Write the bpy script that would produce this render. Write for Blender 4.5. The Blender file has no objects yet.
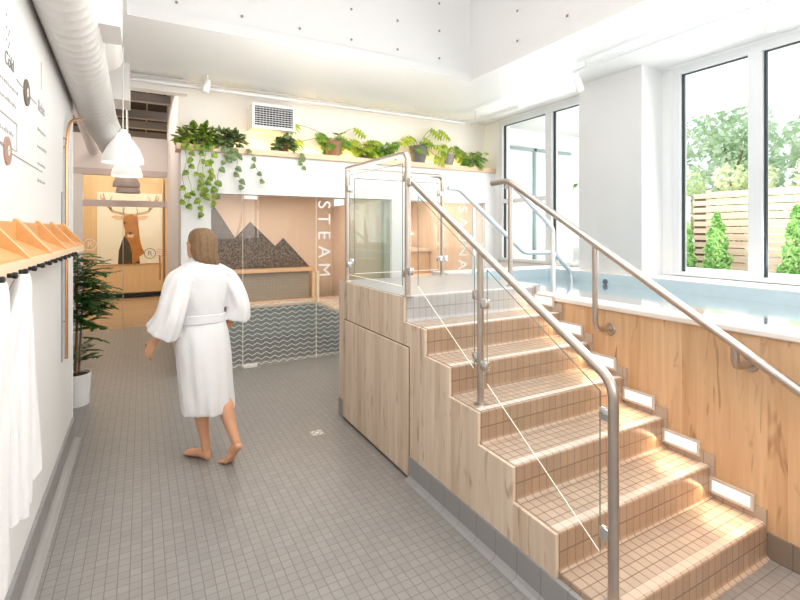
import bpy, bmesh, math, random
from mathutils import Vector, Matrix, noise
random.seed(7)
PI = math.pi
COL = bpy.context.scene.collection

# ------------------------------------------------------------------ materials
def newmat(name):
    m = bpy.data.materials.new(name); m.use_nodes = True
    nt = m.node_tree; nt.nodes.clear()
    out = nt.nodes.new('ShaderNodeOutputMaterial')
    return m, nt, out
def N(nt, t, **kw):
    n = nt.nodes.new(t)
    for k, v in kw.items(): setattr(n, k, v)
    return n
def MATH(nt, op, a, b=None, clamp=False):
    n = nt.nodes.new('ShaderNodeMath'); n.operation = op; n.use_clamp = clamp
    for i, v in enumerate((a, b)):
        if v is None: continue
        if isinstance(v, (int, float)): n.inputs[i].default_value = v
        else: nt.links.new(v, n.inputs[i])
    return n.outputs[0]
def MIXC(nt, f, a, b):
    n = nt.nodes.new('ShaderNodeMix'); n.data_type = 'RGBA'
    for i, v in ((0, f), (6, a), (7, b)):
        if isinstance(v, (int, float)): n.inputs[i].default_value = v
        elif isinstance(v, tuple): n.inputs[i].default_value = (*v[:3], 1)
        else: nt.links.new(v, n.inputs[i])
    return n.outputs[2]
def MIXF(nt, f, a, b):
    n = nt.nodes.new('ShaderNodeMix'); n.data_type = 'FLOAT'
    for i, v in ((0, f), (2, a), (3, b)):
        if isinstance(v, (int, float)): n.inputs[i].default_value = v
        else: nt.links.new(v, n.inputs[i])
    return n.outputs[0]
def pbr(name, col, rough=.5, metal=0., emit=None, estr=0., var=0., vscale=8., spec=.5, bump=0., coat=0.):
    m, nt, out = newmat(name)
    p = N(nt, 'ShaderNodeBsdfPrincipled')
    p.inputs['Base Color'].default_value = (*col, 1)
    p.inputs['Roughness'].default_value = rough
    p.inputs['Metallic'].default_value = metal
    p.inputs['Specular IOR Level'].default_value = spec
    p.inputs['Coat Weight'].default_value = coat
    if emit:
        p.inputs['Emission Color'].default_value = (*emit, 1); p.inputs['Emission Strength'].default_value = estr
    if var or bump:
        tc = N(nt, 'ShaderNodeTexCoord'); no = N(nt, 'ShaderNodeTexNoise')
        no.inputs['Scale'].default_value = vscale; no.inputs['Detail'].default_value = 3
        nt.links.new(tc.outputs['Object'], no.inputs['Vector'])
        if var:
            d = tuple(max(0, c*(1-var)) for c in col); l = tuple(min(1, c*(1+var)) for c in col)
            nt.links.new(MIXC(nt, no.outputs['Fac'], d, l), p.inputs['Base Color'])
        if bump:
            b = N(nt, 'ShaderNodeBump'); b.inputs['Strength'].default_value = bump; b.inputs['Distance'].default_value = .01
            nt.links.new(no.outputs['Fac'], b.inputs['Height']); nt.links.new(b.outputs[0], p.inputs['Normal'])
    nt.links.new(p.outputs[0], out.inputs[0])
    return m
def tile(name, col, grout, su=.05, sv=.05, g=.07, rough=.45, var=.08, off=(0., 0., 0.), side=1.):
    m, nt, out = newmat(name)
    geo = N(nt, 'ShaderNodeNewGeometry')
    P = N(nt, 'ShaderNodeSeparateXYZ'); nt.links.new(geo.outputs['Position'], P.inputs[0])
    Q = N(nt, 'ShaderNodeSeparateXYZ'); nt.links.new(geo.outputs['True Normal'], Q.inputs[0])
    isx = MATH(nt, 'GREATER_THAN', MATH(nt, 'ABSOLUTE', Q.outputs[0]), .7)
    isz = MATH(nt, 'GREATER_THAN', MATH(nt, 'ABSOLUTE', Q.outputs[2]), .6)
    px, py, pz = (MATH(nt, 'SUBTRACT', P.outputs[i], off[i]) for i in range(3))
    u = MIXF(nt, isx, px, py); v = MIXF(nt, isz, pz, py)
    sv_ = MIXF(nt, isz, sv, su)
    cu = MATH(nt, 'DIVIDE', u, su); cv = MATH(nt, 'DIVIDE', v, sv_)
    fu = MATH(nt, 'FRACT', cu); fv = MATH(nt, 'FRACT', cv)
    def line(f, w):
        a = MATH(nt, 'ABSOLUTE', MATH(nt, 'SUBTRACT', f, .5))
        mr = N(nt, 'ShaderNodeMapRange'); mr.interpolation_type = 'SMOOTHSTEP'
        nt.links.new(a, mr.inputs[0]); mr.inputs[1].default_value = .5-w; mr.inputs[2].default_value = .5-w*.35
        return mr.outputs[0]
    ln = MATH(nt, 'MAXIMUM', line(fu, g), line(fv, g))
    cmb = N(nt, 'ShaderNodeCombineXYZ')
    nt.links.new(MATH(nt, 'FLOOR', cu), cmb.inputs[0]); nt.links.new(MATH(nt, 'FLOOR', cv), cmb.inputs[1])
    wn = N(nt, 'ShaderNodeTexWhiteNoise'); nt.links.new(cmb.outputs[0], wn.inputs[0])
    big = N(nt, 'ShaderNodeTexNoise'); big.inputs['Scale'].default_value = 1.2; nt.links.new(geo.outputs['Position'], big.inputs['Vector'])
    f = MATH(nt, 'ADD', MATH(nt, 'MULTIPLY', wn.outputs[0], .6), MATH(nt, 'MULTIPLY', big.outputs[0], .4))
    c = MIXC(nt, f, tuple(x*(1-var) for x in col), tuple(min(1, x*(1+var)) for x in col))
    if side != 1.:  # darkens and warms vertical faces, painting riser shade into the colour
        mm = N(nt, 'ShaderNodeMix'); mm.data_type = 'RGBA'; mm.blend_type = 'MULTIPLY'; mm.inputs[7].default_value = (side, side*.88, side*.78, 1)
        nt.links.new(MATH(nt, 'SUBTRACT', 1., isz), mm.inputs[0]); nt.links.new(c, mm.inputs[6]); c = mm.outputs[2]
    c = MIXC(nt, ln, c, grout)
    p = N(nt, 'ShaderNodeBsdfPrincipled'); p.inputs['Roughness'].default_value = rough
    nt.links.new(c, p.inputs['Base Color'])
    b = N(nt, 'ShaderNodeBump'); b.inputs['Strength'].default_value = .35; b.inputs['Distance'].default_value = .002; b.invert = True
    nt.links.new(ln, b.inputs['Height']); nt.links.new(b.outputs[0], p.inputs['Normal'])
    nt.links.new(p.outputs[0], out.inputs[0])
    return m
def wood(name, a, b, knot, plank=.085, rough=.4, axis='Z', kn=.75):
    """grain along axis, boards of varying tone across it"""
    m, nt, out = newmat(name)
    geo = N(nt, 'ShaderNodeNewGeometry')
    P = N(nt, 'ShaderNodeSeparateXYZ'); nt.links.new(geo.outputs['Position'], P.inputs[0])
    if axis == 'Z': across = MATH(nt, 'ADD', P.outputs[0], P.outputs[1])
    elif axis == 'X': across = MATH(nt, 'ADD', P.outputs[1], P.outputs[2])
    else: across = MATH(nt, 'ADD', P.outputs[0], P.outputs[2])
    cell = MATH(nt, 'FLOOR', MATH(nt, 'DIVIDE', across, plank))
    wn = N(nt, 'ShaderNodeTexWhiteNoise'); wn.noise_dimensions = '1D'; nt.links.new(cell, wn.inputs['W'])
    mp = N(nt, 'ShaderNodeMapping')
    sc = {'Z': (22, 22, 1.6), 'X': (1.6, 22, 22), 'Y': (22, 1.6, 22)}[axis]
    mp.inputs['Scale'].default_value = sc
    nt.links.new(geo.outputs['Position'], mp.inputs['Vector'])
    offv = N(nt, 'ShaderNodeCombineXYZ'); 
    for i in range(3): nt.links.new(MATH(nt, 'MULTIPLY', wn.outputs[0], 13.+i), offv.inputs[i])
    nt.links.new(offv.outputs[0], mp.inputs['Location'])
    n1 = N(nt, 'ShaderNodeTexNoise'); n1.inputs['Scale'].default_value = 1.; n1.inputs['Detail'].default_value = 5; n1.inputs['Distortion'].default_value = .6
    nt.links.new(mp.outputs[0], n1.inputs['Vector'])
    mp2 = N(nt, 'ShaderNodeMapping'); mp2.inputs['Scale'].default_value = tuple({22: 16, 1.6: 3.2}[x] for x in sc)
    nt.links.new(geo.outputs['Position'], mp2.inputs['Vector']); nt.links.new(offv.outputs[0], mp2.inputs['Location'])
    n2 = N(nt, 'ShaderNodeTexNoise'); n2.inputs['Scale'].default_value = 1.; n2.inputs['Detail'].default_value = 2; n2.inputs['Distortion'].default_value = 1.2
    nt.links.new(mp2.outputs[0], n2.inputs['Vector'])
    m1 = N(nt, 'ShaderNodeMapRange'); m1.inputs[1].default_value = .32; m1.inputs[2].default_value = .68; nt.links.new(n1.outputs[0], m1.inputs[0])
    f = MATH(nt, 'ADD', MATH(nt, 'MULTIPLY', wn.outputs[0], .5), MATH(nt, 'MULTIPLY', m1.outputs[0], .5), True)
    c = MIXC(nt, f, a, b)
    mr = N(nt, 'ShaderNodeMapRange'); mr.inputs[1].default_value = .60; mr.inputs[2].default_value = .78; nt.links.new(n2.outputs[0], mr.inputs[0])
    c = MIXC(nt, MATH(nt, 'MULTIPLY', mr.outputs[0], kn), c, knot)
    p = N(nt, 'ShaderNodeBsdfPrincipled'); p.inputs['Roughness'].default_value = rough
    nt.links.new(c, p.inputs['Base Color']); nt.links.new(p.outputs[0], out.inputs[0])
    return m
def schlick(nt, f0=.04, gain=1.):
    geo = N(nt, 'ShaderNodeNewGeometry'); dp = nt.nodes.new('ShaderNodeVectorMath'); dp.operation = 'DOT_PRODUCT'
    nt.links.new(geo.outputs['Incoming'], dp.inputs[0]); nt.links.new(geo.outputs['Normal'], dp.inputs[1])
    k = MATH(nt, 'POWER', MATH(nt, 'SUBTRACT', 1., MATH(nt, 'ABSOLUTE', dp.outputs['Value']), True), 5.)
    return MATH(nt, 'MULTIPLY', MATH(nt, 'ADD', MATH(nt, 'MULTIPLY', k, 1-f0), f0), gain, True)
def glass(name, tint=(.93, .97, .965), refl=1.0, rough=0.0, gain=1.0):
    m, nt, out = newmat(name)
    t = N(nt, 'ShaderNodeBsdfTransparent'); t.inputs[0].default_value = (*tint, 1)
    g = N(nt, 'ShaderNodeBsdfGlossy'); g.inputs['Roughness'].default_value = rough; g.inputs[0].default_value = (refl,)*3+(1,)
    mx = N(nt, 'ShaderNodeMixShader')
    nt.links.new(schlick(nt, .03, gain), mx.inputs[0]); nt.links.new(t.outputs[0], mx.inputs[1]); nt.links.new(g.outputs[0], mx.inputs[2])
    nt.links.new(mx.outputs[0], out.inputs[0])
    return m
def emis(name, col, s):
    m, nt, out = newmat(name); e = N(nt, 'ShaderNodeEmission'); e.inputs[0].default_value = (*col, 1); e.inputs[1].default_value = s
    nt.links.new(e.outputs[0], out.inputs[0]); return m

W_WALL = pbr('white_paint', (.86, .86, .855), .6, var=.015, vscale=2)
W_CEIL = pbr('ceiling_paint', (.88, .875, .87), .42, var=.01, vscale=2)
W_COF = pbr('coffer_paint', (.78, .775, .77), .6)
W_PINK = pbr('warm_white_paint', (.86, .83, .81), .6)
W_FRAME = pbr('window_frame_white', (.78, .79, .80), .35)
W_ROBE = pbr('white_towelling', (.80, .795, .80), .95, bump=.25, vscale=90)
W_DUCT = pbr('duct_white', (.70, .69, .68), .38)
W_CER = pbr('white_enamel', (.88, .88, .87), .25)
DARKGASKET = pbr('dark_gasket', (.05, .07, .08), .5)
BLACK = pbr('black_rubber', (.02, .02, .022), .4)
DARKCEIL = pbr('dark_hall_ceiling', (.05, .042, .038), .8, var=.25, vscale=3)
GREYBEAM = pbr('grey_beam', (.40, .375, .36), .6)
FLOOR_T = tile('floor_mosaic', (.335, .318, .302), (.225, .212, .202), .05, .05, .06, .32, .08)
HALL_W = wood('hall_oak_boards', (.42, .27, .16), (.55, .38, .24), (.3, .18, .1), .14, .35, 'X')
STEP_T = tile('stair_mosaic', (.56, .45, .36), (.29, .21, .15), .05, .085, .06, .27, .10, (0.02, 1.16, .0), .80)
KICK_T = tile('kick_tile', (.35, .345, .34), (.25, .245, .24), .15, .2, .02, .45, .05)
COVE = pbr('cove_tile', (.42, .41, .40), .4)
WOOD_L = wood('pale_maple_cladding', (.82, .70, .58), (.58, .44, .32), (.34, .20, .12), .085, .42, 'Z', .8)
WOOD_R = wood('honey_maple_cladding', (.77, .545, .35), (.56, .34, .185), (.30, .15, .07), .085, .38)
SHELF_W = wood('birch_plywood', (.80, .48, .22), (.68, .39, .17), (.5, .27, .11), .3, .45, 'Y', .2)
SHELF_E = pbr('plywood_edge', (.88, .70, .50), .5, var=.06, vscale=30)
LEDGE_W = wood('ledge_maple', (.80, .62, .46), (.68, .50, .34), (.5, .33, .2), .3, .45, 'X', .2)
PANEL_W = wood('oak_panel', (.82, .60, .36), (.72, .50, .28), (.5, .3, .15), .6, .4, 'Z', .2)
STEEL = pbr('brushed_steel', (.58, .515, .465), .34, 1., var=.08, vscale=20)
CHROME = pbr('clamp_steel', (.75, .73, .71), .2, 1.)
PALESTEEL = pbr('pale_pool_steel', (.84, .86, .875), .35, .35)
COPPER = pbr('copper_pipe', (.80, .47, .28), .25, 1.)
GL = glass('clear_glass', (.985, .995, .992), gain=.6)
GLG = glass('greenish_glass', (.80, .87, .84), gain=1.5)
GLEDGE = pbr('glass_edge', (.22, .27, .25), .15)
GLEDGEW = pbr('glass_edge_bright', (.85, .82, .75), .2, emit=(1, .93, .82), estr=.35)  # emission stands in for light caught along the glass edge
WINGL = glass('window_glass', (.975, .99, .985), gain=.25)
PEACH = wood('steam_cedar', (.84, .71, .61), (.79, .65, .55), (.7, .55, .45), .12, .5, 'Z', .1)
BENCHW = pbr('bench_wood', (.80, .58, .40), .45, var=.08, vscale=10)
BENCHG = tile('bench_tile', (.42, .40, .37), (.34, .32, .3), .05, .05, .06, .4, .05)
TEALT = tile('dark_teal_tile', (.17, .20, .19), (.11, .13, .12), .05, .05, .06, .35, .1)
POOLT = tile('pale_blue_pool_tile', (.76, .89, .94), (.74, .875, .93), .05, .05, .05, .3, .02)
RIM = pbr('pool_rim_stone', (.86, .80, .76), .3, var=.03)
DECK = pbr('white_deck', (.84, .82, .80), .4, var=.03)
WATER = glass('pool_water', (.86, .95, .98), rough=.11, gain=4.5)
LAMPE = emis('step_light_glow', (1, .96, .88), 1.15)
SOIL = pbr('soil', (.09, .06, .04), .9, var=.3, vscale=40)
POT_W = pbr('white_pot', (.88, .88, .88), .3)
POT_B = pbr('brown_pot', (.36, .20, .12), .7, var=.3, vscale=30)
POT_D = pbr('dark_grey_pot', (.17, .16, .15), .5, var=.2, vscale=20)
POT_G = pbr('grey_pot', (.33, .30, .29), .6, var=.15, vscale=20)
STEMG = pbr('green_stem', (.35, .38, .14), .6)
STEMB = pbr('woody_stem', (.30, .22, .14), .7)
def leafmat(name, a, b, sc=9.):
    m, nt, out = newmat(name)
    geo = N(nt, 'ShaderNodeNewGeometry'); no = N(nt, 'ShaderNodeTexNoise'); no.inputs['Scale'].default_value = sc
    nt.links.new(geo.outputs['Position'], no.inputs['Vector'])
    mr = N(nt, 'ShaderNodeMapRange'); mr.inputs[1].default_value = .35; mr.inputs[2].default_value = .65; nt.links.new(no.outputs[0], mr.inputs[0])
    c = MIXC(nt, mr.outputs[0], a, b)
    p = N(nt, 'ShaderNodeBsdfPrincipled'); p.inputs['Roughness'].default_value = .4
    nt.links.new(c, p.inputs['Base Color'])
    t = N(nt, 'ShaderNodeBsdfTranslucent'); nt.links.new(c, t.inputs[0])
    mx = N(nt, 'ShaderNodeMixShader'); mx.inputs[0].default_value = .3
    nt.links.new(p.outputs[0], mx.inputs[1]); nt.links.new(t.outputs[0], mx.inputs[2]); nt.links.new(mx.outputs[0], out.inputs[0])
    return m
LF_POTHOS = leafmat('pothos_leaf', (.08, .19, .025), (.38, .48, .07), 18)
LF_GREY = leafmat('silvery_leaf', (.12, .20, .10), (.28, .36, .16), 18)
LF_LIME = leafmat('lime_leaf', (.22, .38, .04), (.55, .60, .08), 12)
LF_MID = leafmat('mid_leaf', (.09, .25, .05), (.33, .47, .08), 14)
LF_DARK = leafmat('fern_leaf', (.03, .13, .035), (.10, .27, .06), 10)
LF_TREE = leafmat('tree_leaf', (.50, .66, .44), (.80, .88, .70), 2)  # leaf tones paled to paint in the overexposed daylight
LF_HEDGE = leafmat('hedge_leaf', (.60, .74, .38), (.90, .90, .68), 2)  # hedge colour lightened too, standing in for outdoor glare
LF_CEDAR = leafmat('cedar_leaf', (.20, .42, .12), (.46, .68, .28), 8)
FENCE = wood('cedar_slats', (.66, .53, .42), (.50, .38, .28), (.38, .27, .19), .112, .6, 'Y', .3)
GROUND_O = pbr('outdoor_paving', (.62, .60, .57), .8, var=.08, vscale=6)
EXTW = pbr('exterior_render', (.82, .83, .83), .7)
SKIN = pbr('skin', (.72, .40, .25), .5, var=.05)
HAIR = pbr('brown_hair', (.25, .155, .085), .5, var=.45, vscale=40)
INK = pbr('grey_ink', (.30, .28, .27), .7)
INKL = pbr('pale_grey_ink', (.52, .51, .50), .7)
BROWNC = pbr('taupe_disc', (.20, .17, .14), .6)
PINKC = pbr('rose_disc', (.48, .32, .27), .6)
WINK = pbr('white_vinyl', (.88, .87, .85), .6)
LOUV = pbr('louvre_white', (.80, .80, .80), .4)
VENTD = pbr('vent_dark', (.03, .03, .035), .8)

# ------------------------------------------------------------------ mesh builder
class MB:
    def __init__(s): s.bm = bmesh.new()
    def box(s, x0, x1, y0, y1, z0, z1):
        v = [s.bm.verts.new(p) for p in ((x0,y0,z0),(x1,y0,z0),(x1,y1,z0),(x0,y1,z0),(x0,y0,z1),(x1,y0,z1),(x1,y1,z1),(x0,y1,z1))]
        for f in ((0,3,2,1),(4,5,6,7),(0,1,5,4),(1,2,6,5),(2,3,7,6),(3,0,4,7)): s.bm.faces.new([v[i] for i in f])
        return s
    def rbox(s, x0, x1, y0, y1, z0, z1, r=.005, seg=2):
        b = bmesh.new(); t = MB.__new__(MB); t.bm = b; t.box(x0, x1, y0, y1, z0, z1)
        bmesh.ops.bevel(b, geom=b.edges[:], offset=r, segments=seg, affect='EDGES', profile=.5)
        s.merge(b); return s
    def merge(s, b):
        me = bpy.data.meshes.new('tmp'); b.to_mesh(me); b.free(); s.bm.from_mesh(me); bpy.data.meshes.remove(me)
    def loft(s, rings, cap=True, closed=True):
        vs = [[s.bm.verts.new(p) for p in r] for r in rings]
        n = len(vs[0])
        for a, b in zip(vs[:-1], vs[1:]):
            for i in range(n if closed else n-1):
                j = (i+1) % n
                try: s.bm.faces.new((a[i], a[j], b[j], b[i]))
                except ValueError: pass
        if cap and closed:
            s.bm.faces.new(vs[0][::-1]); s.bm.faces.new(vs[-1])
        return s
    def tube(s, pts, r, seg=10, cap=True):
        pts = [Vector(p) for p in pts]; n = len(pts)
        rs = r if isinstance(r, (list, tuple)) else [r]*n
        tan = []
        for i in range(n):
            a = pts[max(0, i-1)]; b = pts[min(n-1, i+1)]
            t = (b-a); tan.append(t.normalized() if t.length > 1e-9 else Vector((0, 0, 1)))
        up = Vector((0, 0, 1)) if abs(tan[0].z) < .9 else Vector((1, 0, 0))
        nrm = tan[0].cross(up).normalized(); rings = []
        for i in range(n):
            nrm = (nrm - tan[i]*nrm.dot(tan[i]))
            nrm = nrm.normalized() if nrm.length > 1e-6 else tan[i].orthogonal().normalized()
            bi = tan[i].cross(nrm)
            rings.append([pts[i]+(nrm*math.cos(2*PI*k/seg)+bi*math.sin(2*PI*k/seg))*rs[i] for k in range(seg)])
        return s.loft(rings, cap)
    def lathe(s, prof, c, seg=24, cap=False, ax='Z'):
        rings = []
        for r, z in prof:
            rg = []
            for k in range(seg):
                a = 2*PI*k/seg; p = (r*math.cos(a), r*math.sin(a), z)
                if ax == 'X': p = (p[2], p[0], p[1])
                if ax == 'Y': p = (p[1], p[2], p[0])
                rg.append((c[0]+p[0], c[1]+p[1], c[2]+p[2]))
            rings.append(rg)
        return s.loft(rings, cap)
    def prism(s, poly, a, b, ax='X'):
        """poly of 2D points; ax X: (y,z) ; ax Y: (x,z) ; ax Z: (x,y)"""
        f = {'X': lambda p, t: (t, p[0], p[1]), 'Y': lambda p, t: (p[0], t, p[1]), 'Z': lambda p, t: (p[0], p[1], t)}[ax]
        return s.loft([[f(p, a) for p in poly], [f(p, b) for p in poly]])
    def poly(s, pts):
        s.bm.faces.new([s.bm.verts.new(p) for p in pts]); return s
    def sphere(s, c, r, seg=16, sx=1, sy=1, sz=1):
        b = bmesh.new(); bmesh.ops.create_uvsphere(b, u_segments=seg, v_segments=seg//2+2, radius=r)
        for v in b.verts: v.co = Vector((v.co.x*sx, v.co.y*sy, v.co.z*sz))+Vector(c)
        s.merge(b); return s
    def build(s, name, mat, parent=None, smooth=False, normals=True):
        if normals: bmesh.ops.recalc_face_normals(s.bm, faces=s.bm.faces[:])
        if parent is not None:
            w = Vector((0, 0, 0)); q = parent
            while q: w += q.location; q = q.parent
            for v in s.bm.verts: v.co -= w
        me = bpy.data.meshes.new(name); s.bm.to_mesh(me); s.bm.free()
        me.materials.append(mat)
        if smooth:
            me.polygons.foreach_set('use_smooth', [True]*len(me.polygons))
            try: me.set_sharp_from_angle(angle=math.radians(40))
            except Exception: pass
        o = bpy.data.objects.new(name, me); COL.objects.link(o)
        if parent is not None: o.parent = parent
        return o
def tag(o, label=None, cat=None, group=None, kind=None):
    if label: o['label'] = label
    if cat: o['category'] = cat
    if group: o['group'] = group
    if kind: o['kind'] = kind
    return o
def thing(name, loc, label, cat, group=None):
    o = bpy.data.objects.new(name, None); o.location = loc; o.empty_display_size = .1; COL.objects.link(o)
    return tag(o, label, cat, group)
def struct(name, mb, m, label=None, cat=None, smooth=False):
    o = mb.build(name, m, None, smooth); o['kind'] = 'structure'
    return tag(o, label, cat)
def dup(root, loc, label=None):
    r = root.copy(); COL.objects.link(r); r.location = loc
    if label: r['label'] = label
    for ch in list(root.children):
        c = ch.copy(); COL.objects.link(c); c.parent = r
        for g in ch.children:
            d = g.copy(); COL.objects.link(d); d.parent = c
    return r
def arc(p0, pc, p1, n=6):
    p0, pc, p1 = Vector(p0), Vector(pc), Vector(p1)
    return [p0*(1-t)**2+pc*2*t*(1-t)+p1*t*t for t in [i/n for i in range(n+1)]]
def bend(pts, r=.05):
    pts = [Vector(p) for p in pts]; out = [pts[0]]
    for a, b, c in zip(pts[:-2], pts[1:-1], pts[2:]):
        d1 = (a-b).normalized(); d2 = (c-b).normalized()
        rr = min(r, (a-b).length*.45, (c-b).length*.45)
        out += arc(b+d1*rr, b, b+d2*rr)
    return out+[pts[-1]]
def text(name, body, size, loc, rot, mat, parent=None, extrude=.0008, align='CENTER', label=None, space=1.):
    cu = bpy.data.curves.new(name, 'FONT'); cu.body = body; cu.size = size; cu.extrude = extrude
    cu.align_x = align; cu.align_y = 'CENTER'; cu.space_character = space; cu.materials.append(mat)
    q = bpy.data.objects.new('tmp_text', cu); COL.objects.link(q)
    me = bpy.data.meshes.new_from_object(q.evaluated_get(bpy.context.evaluated_depsgraph_get()))
    bpy.data.objects.remove(q)
    if not me.materials: me.materials.append(mat)
    o = bpy.data.objects.new(name, me); COL.objects.link(o)
    if parent is not None:
        o.parent = parent; o.location = Vector(loc)-parent.location
    else: o.location = loc
    o.rotation_euler = rot
    return o
RX = (PI/2, 0, PI/2)      # text facing +X
RY = (PI/2, 0, 0)         # text facing -Y

# key dimensions
XL, ZC, YB = -.48, 3.34, 5.70
XS0, XS1, RIS, RUN, Y0 = 1.565, 2.75, .17, .264, 1.16
ZP = RIS*7
XW = 4.85

F = 467; SN, CS = .4837, .8752
def U(px, py, X=None, Y=None, Z=None):      # measured photo point -> place on a known plane (used for laying out)
    a = (px-400)/F; b = (230-py)/F
    if X is not None: d = X/(a*CS+SN)
    elif Y is not None: d = Y/(CS-a*SN)
    else: d = (Z-1.64)/b
    return Vector((d*(a*CS+SN), d*(CS-a*SN), 1.64+b*d))

# ------------------------------------------------------------------ shell
struct('floor', MB().box(-1.4, 5.1, -2.6, 9.05, -.12, 0), FLOOR_T, 'grey square mosaic tile floor', 'floor')
struct('floor_hall', MB().box(-2.6, 3.2, 9.05, 13.3, -.12, -.001), HALL_W, 'oak board floor beyond the glass partition', 'floor')
struct('wall_left', MB().box(XL-.12, XL, -2.6, 4.45, 0, ZC), W_WALL, 'white left wall with printed lettering', 'wall')
struct('wall_front', MB().box(XL, XW+.2, -2.75, -2.6, 0, 4.5), W_WALL)
mb = MB(); mb.box(XL, XL+.018, -2.6, 4.45, 0, .165)
struct('baseboard_left', mb, KICK_T, 'grey tiled baseboard along the left wall', 'baseboard')
mb = MB(); mb.prism([(XL+.018, 0), (XL+.062, 0), (XL+.042, .003), (XL+.027, .014), (XL+.018, .035)], -2.6, 4.45, 'Y')
struct('trim_cove', mb, COVE)
# ceiling with coffer
mb = MB(); X0c, X1c, Y1c = -.10, 3.28, 4.28
mb.box(X1c, XW+.3, -2.7, 6.1, ZC, ZC+.1); mb.box(-.6, X1c, Y1c, 5.95, ZC, ZC+.1); mb.box(-.6, X0c, -2.7, Y1c, ZC, ZC+.1)
struct('ceiling', mb, W_CEIL, 'glossy white lower ceiling around the raised recess', 'ceiling')
mb = MB(); mb.box(X0c-.03, X1c+.03, -2.7, Y1c+.03, 4.5, 4.6)
mb.box(X1c, X1c+.03, -2.7, Y1c, ZC+.1, 4.5); mb.box(X0c-.03, X0c, -2.7, Y1c, ZC+.1, 4.5); mb.box(X0c-.03, X1c+.03, Y1c, Y1c+.03, ZC+.1, 4.5)
mb.box(X1c-.012, X1c, -2.6, Y1c, ZC-.0, ZC+.1); mb.box(X0c, X1c-.012, Y1c-.012, Y1c, ZC, ZC+.1)
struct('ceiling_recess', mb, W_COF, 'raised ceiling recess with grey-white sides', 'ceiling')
mb = MB()
for i in range(6):
    for j in range(3):
        mb.lathe([(.0001, -.004), (.012, -.004), (.012, 0)], (X0c+.35+i*.52, Y1c-.012, 3.52+j*.3), 8, ax='Y')
for i in range(6):
    for j in range(3):
        mb.lathe([(.0001, -.004), (.012, -.004), (.012, 0)], (X1c-.012, .4+i*.62, 3.52+j*.3), 8, ax='X')
struct('trim_tie_hole', mb, INK)
# back walls
struct('wall_back', MB().box(.38, XW+.1, 5.95, 6.08, 2.6, ZC), pbr('back_warm_paint', (.86, .83, .79), .6), 'upper back wall behind the plants', 'wall')
struct('wall_back_header', MB().box(.38, XW, YB, 5.95, 2.06, 2.53), W_WALL, 'white fascia above the glass rooms', 'wall')
struct('wall_back_pier', MB().box(.38, .69, YB, 5.95, 0, 2.06), W_WALL)
struct('wall_back_divider', MB().box(3.02, 3.24, YB, 8.0, 0, 2.06), W_WALL)
struct('wall_back_corner', MB().box(4.66, XW, YB, 5.95, 0, 2.06), W_WALL)
struct('wall_hall_right', MB().box(.38, .52, 6.08, 9.05, 0, 4.0), W_PINK)
struct('wall_hall_left', MB().box(-1.42, -1.3, 4.4, 9.05, 0, 4.1), W_PINK)
struct('wall_hall_return', MB().box(-1.3, XL-.121, 4.38, 4.47, 0, 4.1), W_PINK)
mb = MB(); mb.box(-2.7, .52, 4.5, 9.05, 4.0, 4.1); mb.box(-2.7, 1.7, 9.05, 13.3, 4.0, 4.1)
struct('ceiling_hall', mb, DARKCEIL, 'dark open ceiling over the hallway', 'ceiling')
mb = MB(); mb.box(X0c-.03, .45, 5.8, 5.95, 3.18, ZC); mb.box(-.6, -.11, 5.5, 5.95, 2.96, ZC); mb.box(-1.3,.45,5.95,6.0,ZC,4.0)
struct('trim_hall_header', mb, W_PINK)
struct('trim_panel_box', MB().box(-.235, -.103, 3.0, 3.3, 2.76, ZC-.001), pbr('grey_panel', (.74, .73, .72), .5))
# partition at 9.05
mb = MB(); mb.box(-1.3, .38, 9.0, 9.1, 2.64, 3.2)
struct('wall_hall_upper', mb, W_PINK)
struct('trim_partition_post', MB().box(-1.299, -.83, 8.985, 9.09, 0, 2.54), W_CER)
mb = MB(); mb.box(-1.3, .38, 8.98, 9.1, 2.54, 2.64); mb.box(-.829, .38, 8.98, 9.1, 2.03, 2.13)
mb.box(-.28, -.27, 9.03, 9.05, 0, 2.03)
struct('trim_partition_frame', mb, pbr('pinkish_frame', (.68, .60, .57), .4))
GLD = glass('door_glass', (.97, .98, .97), gain=.25)
o = struct('window_1', MB().box(-.83, .38, 9.04, 9.052, 2.13, 2.54), GLD, 'transom glass above the glazed hallway door', 'window')
o = struct('door_1', MB().box(-.82, .36, 9.04, 9.052, .01, 2.03), GLD, 'frameless glass door in the hallway partition', 'door')
mb = MB()
for y in (8.985, 9.10): mb.tube([(.27, y, .78), (.27, y, 1.20)], .014, 8)
for z in (.86, 1.12): mb.tube([(.27, 8.985, z), (.27, 9.10, z)], .008, 8)
mb.build('door_handle', COPPER, o, True)
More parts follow.
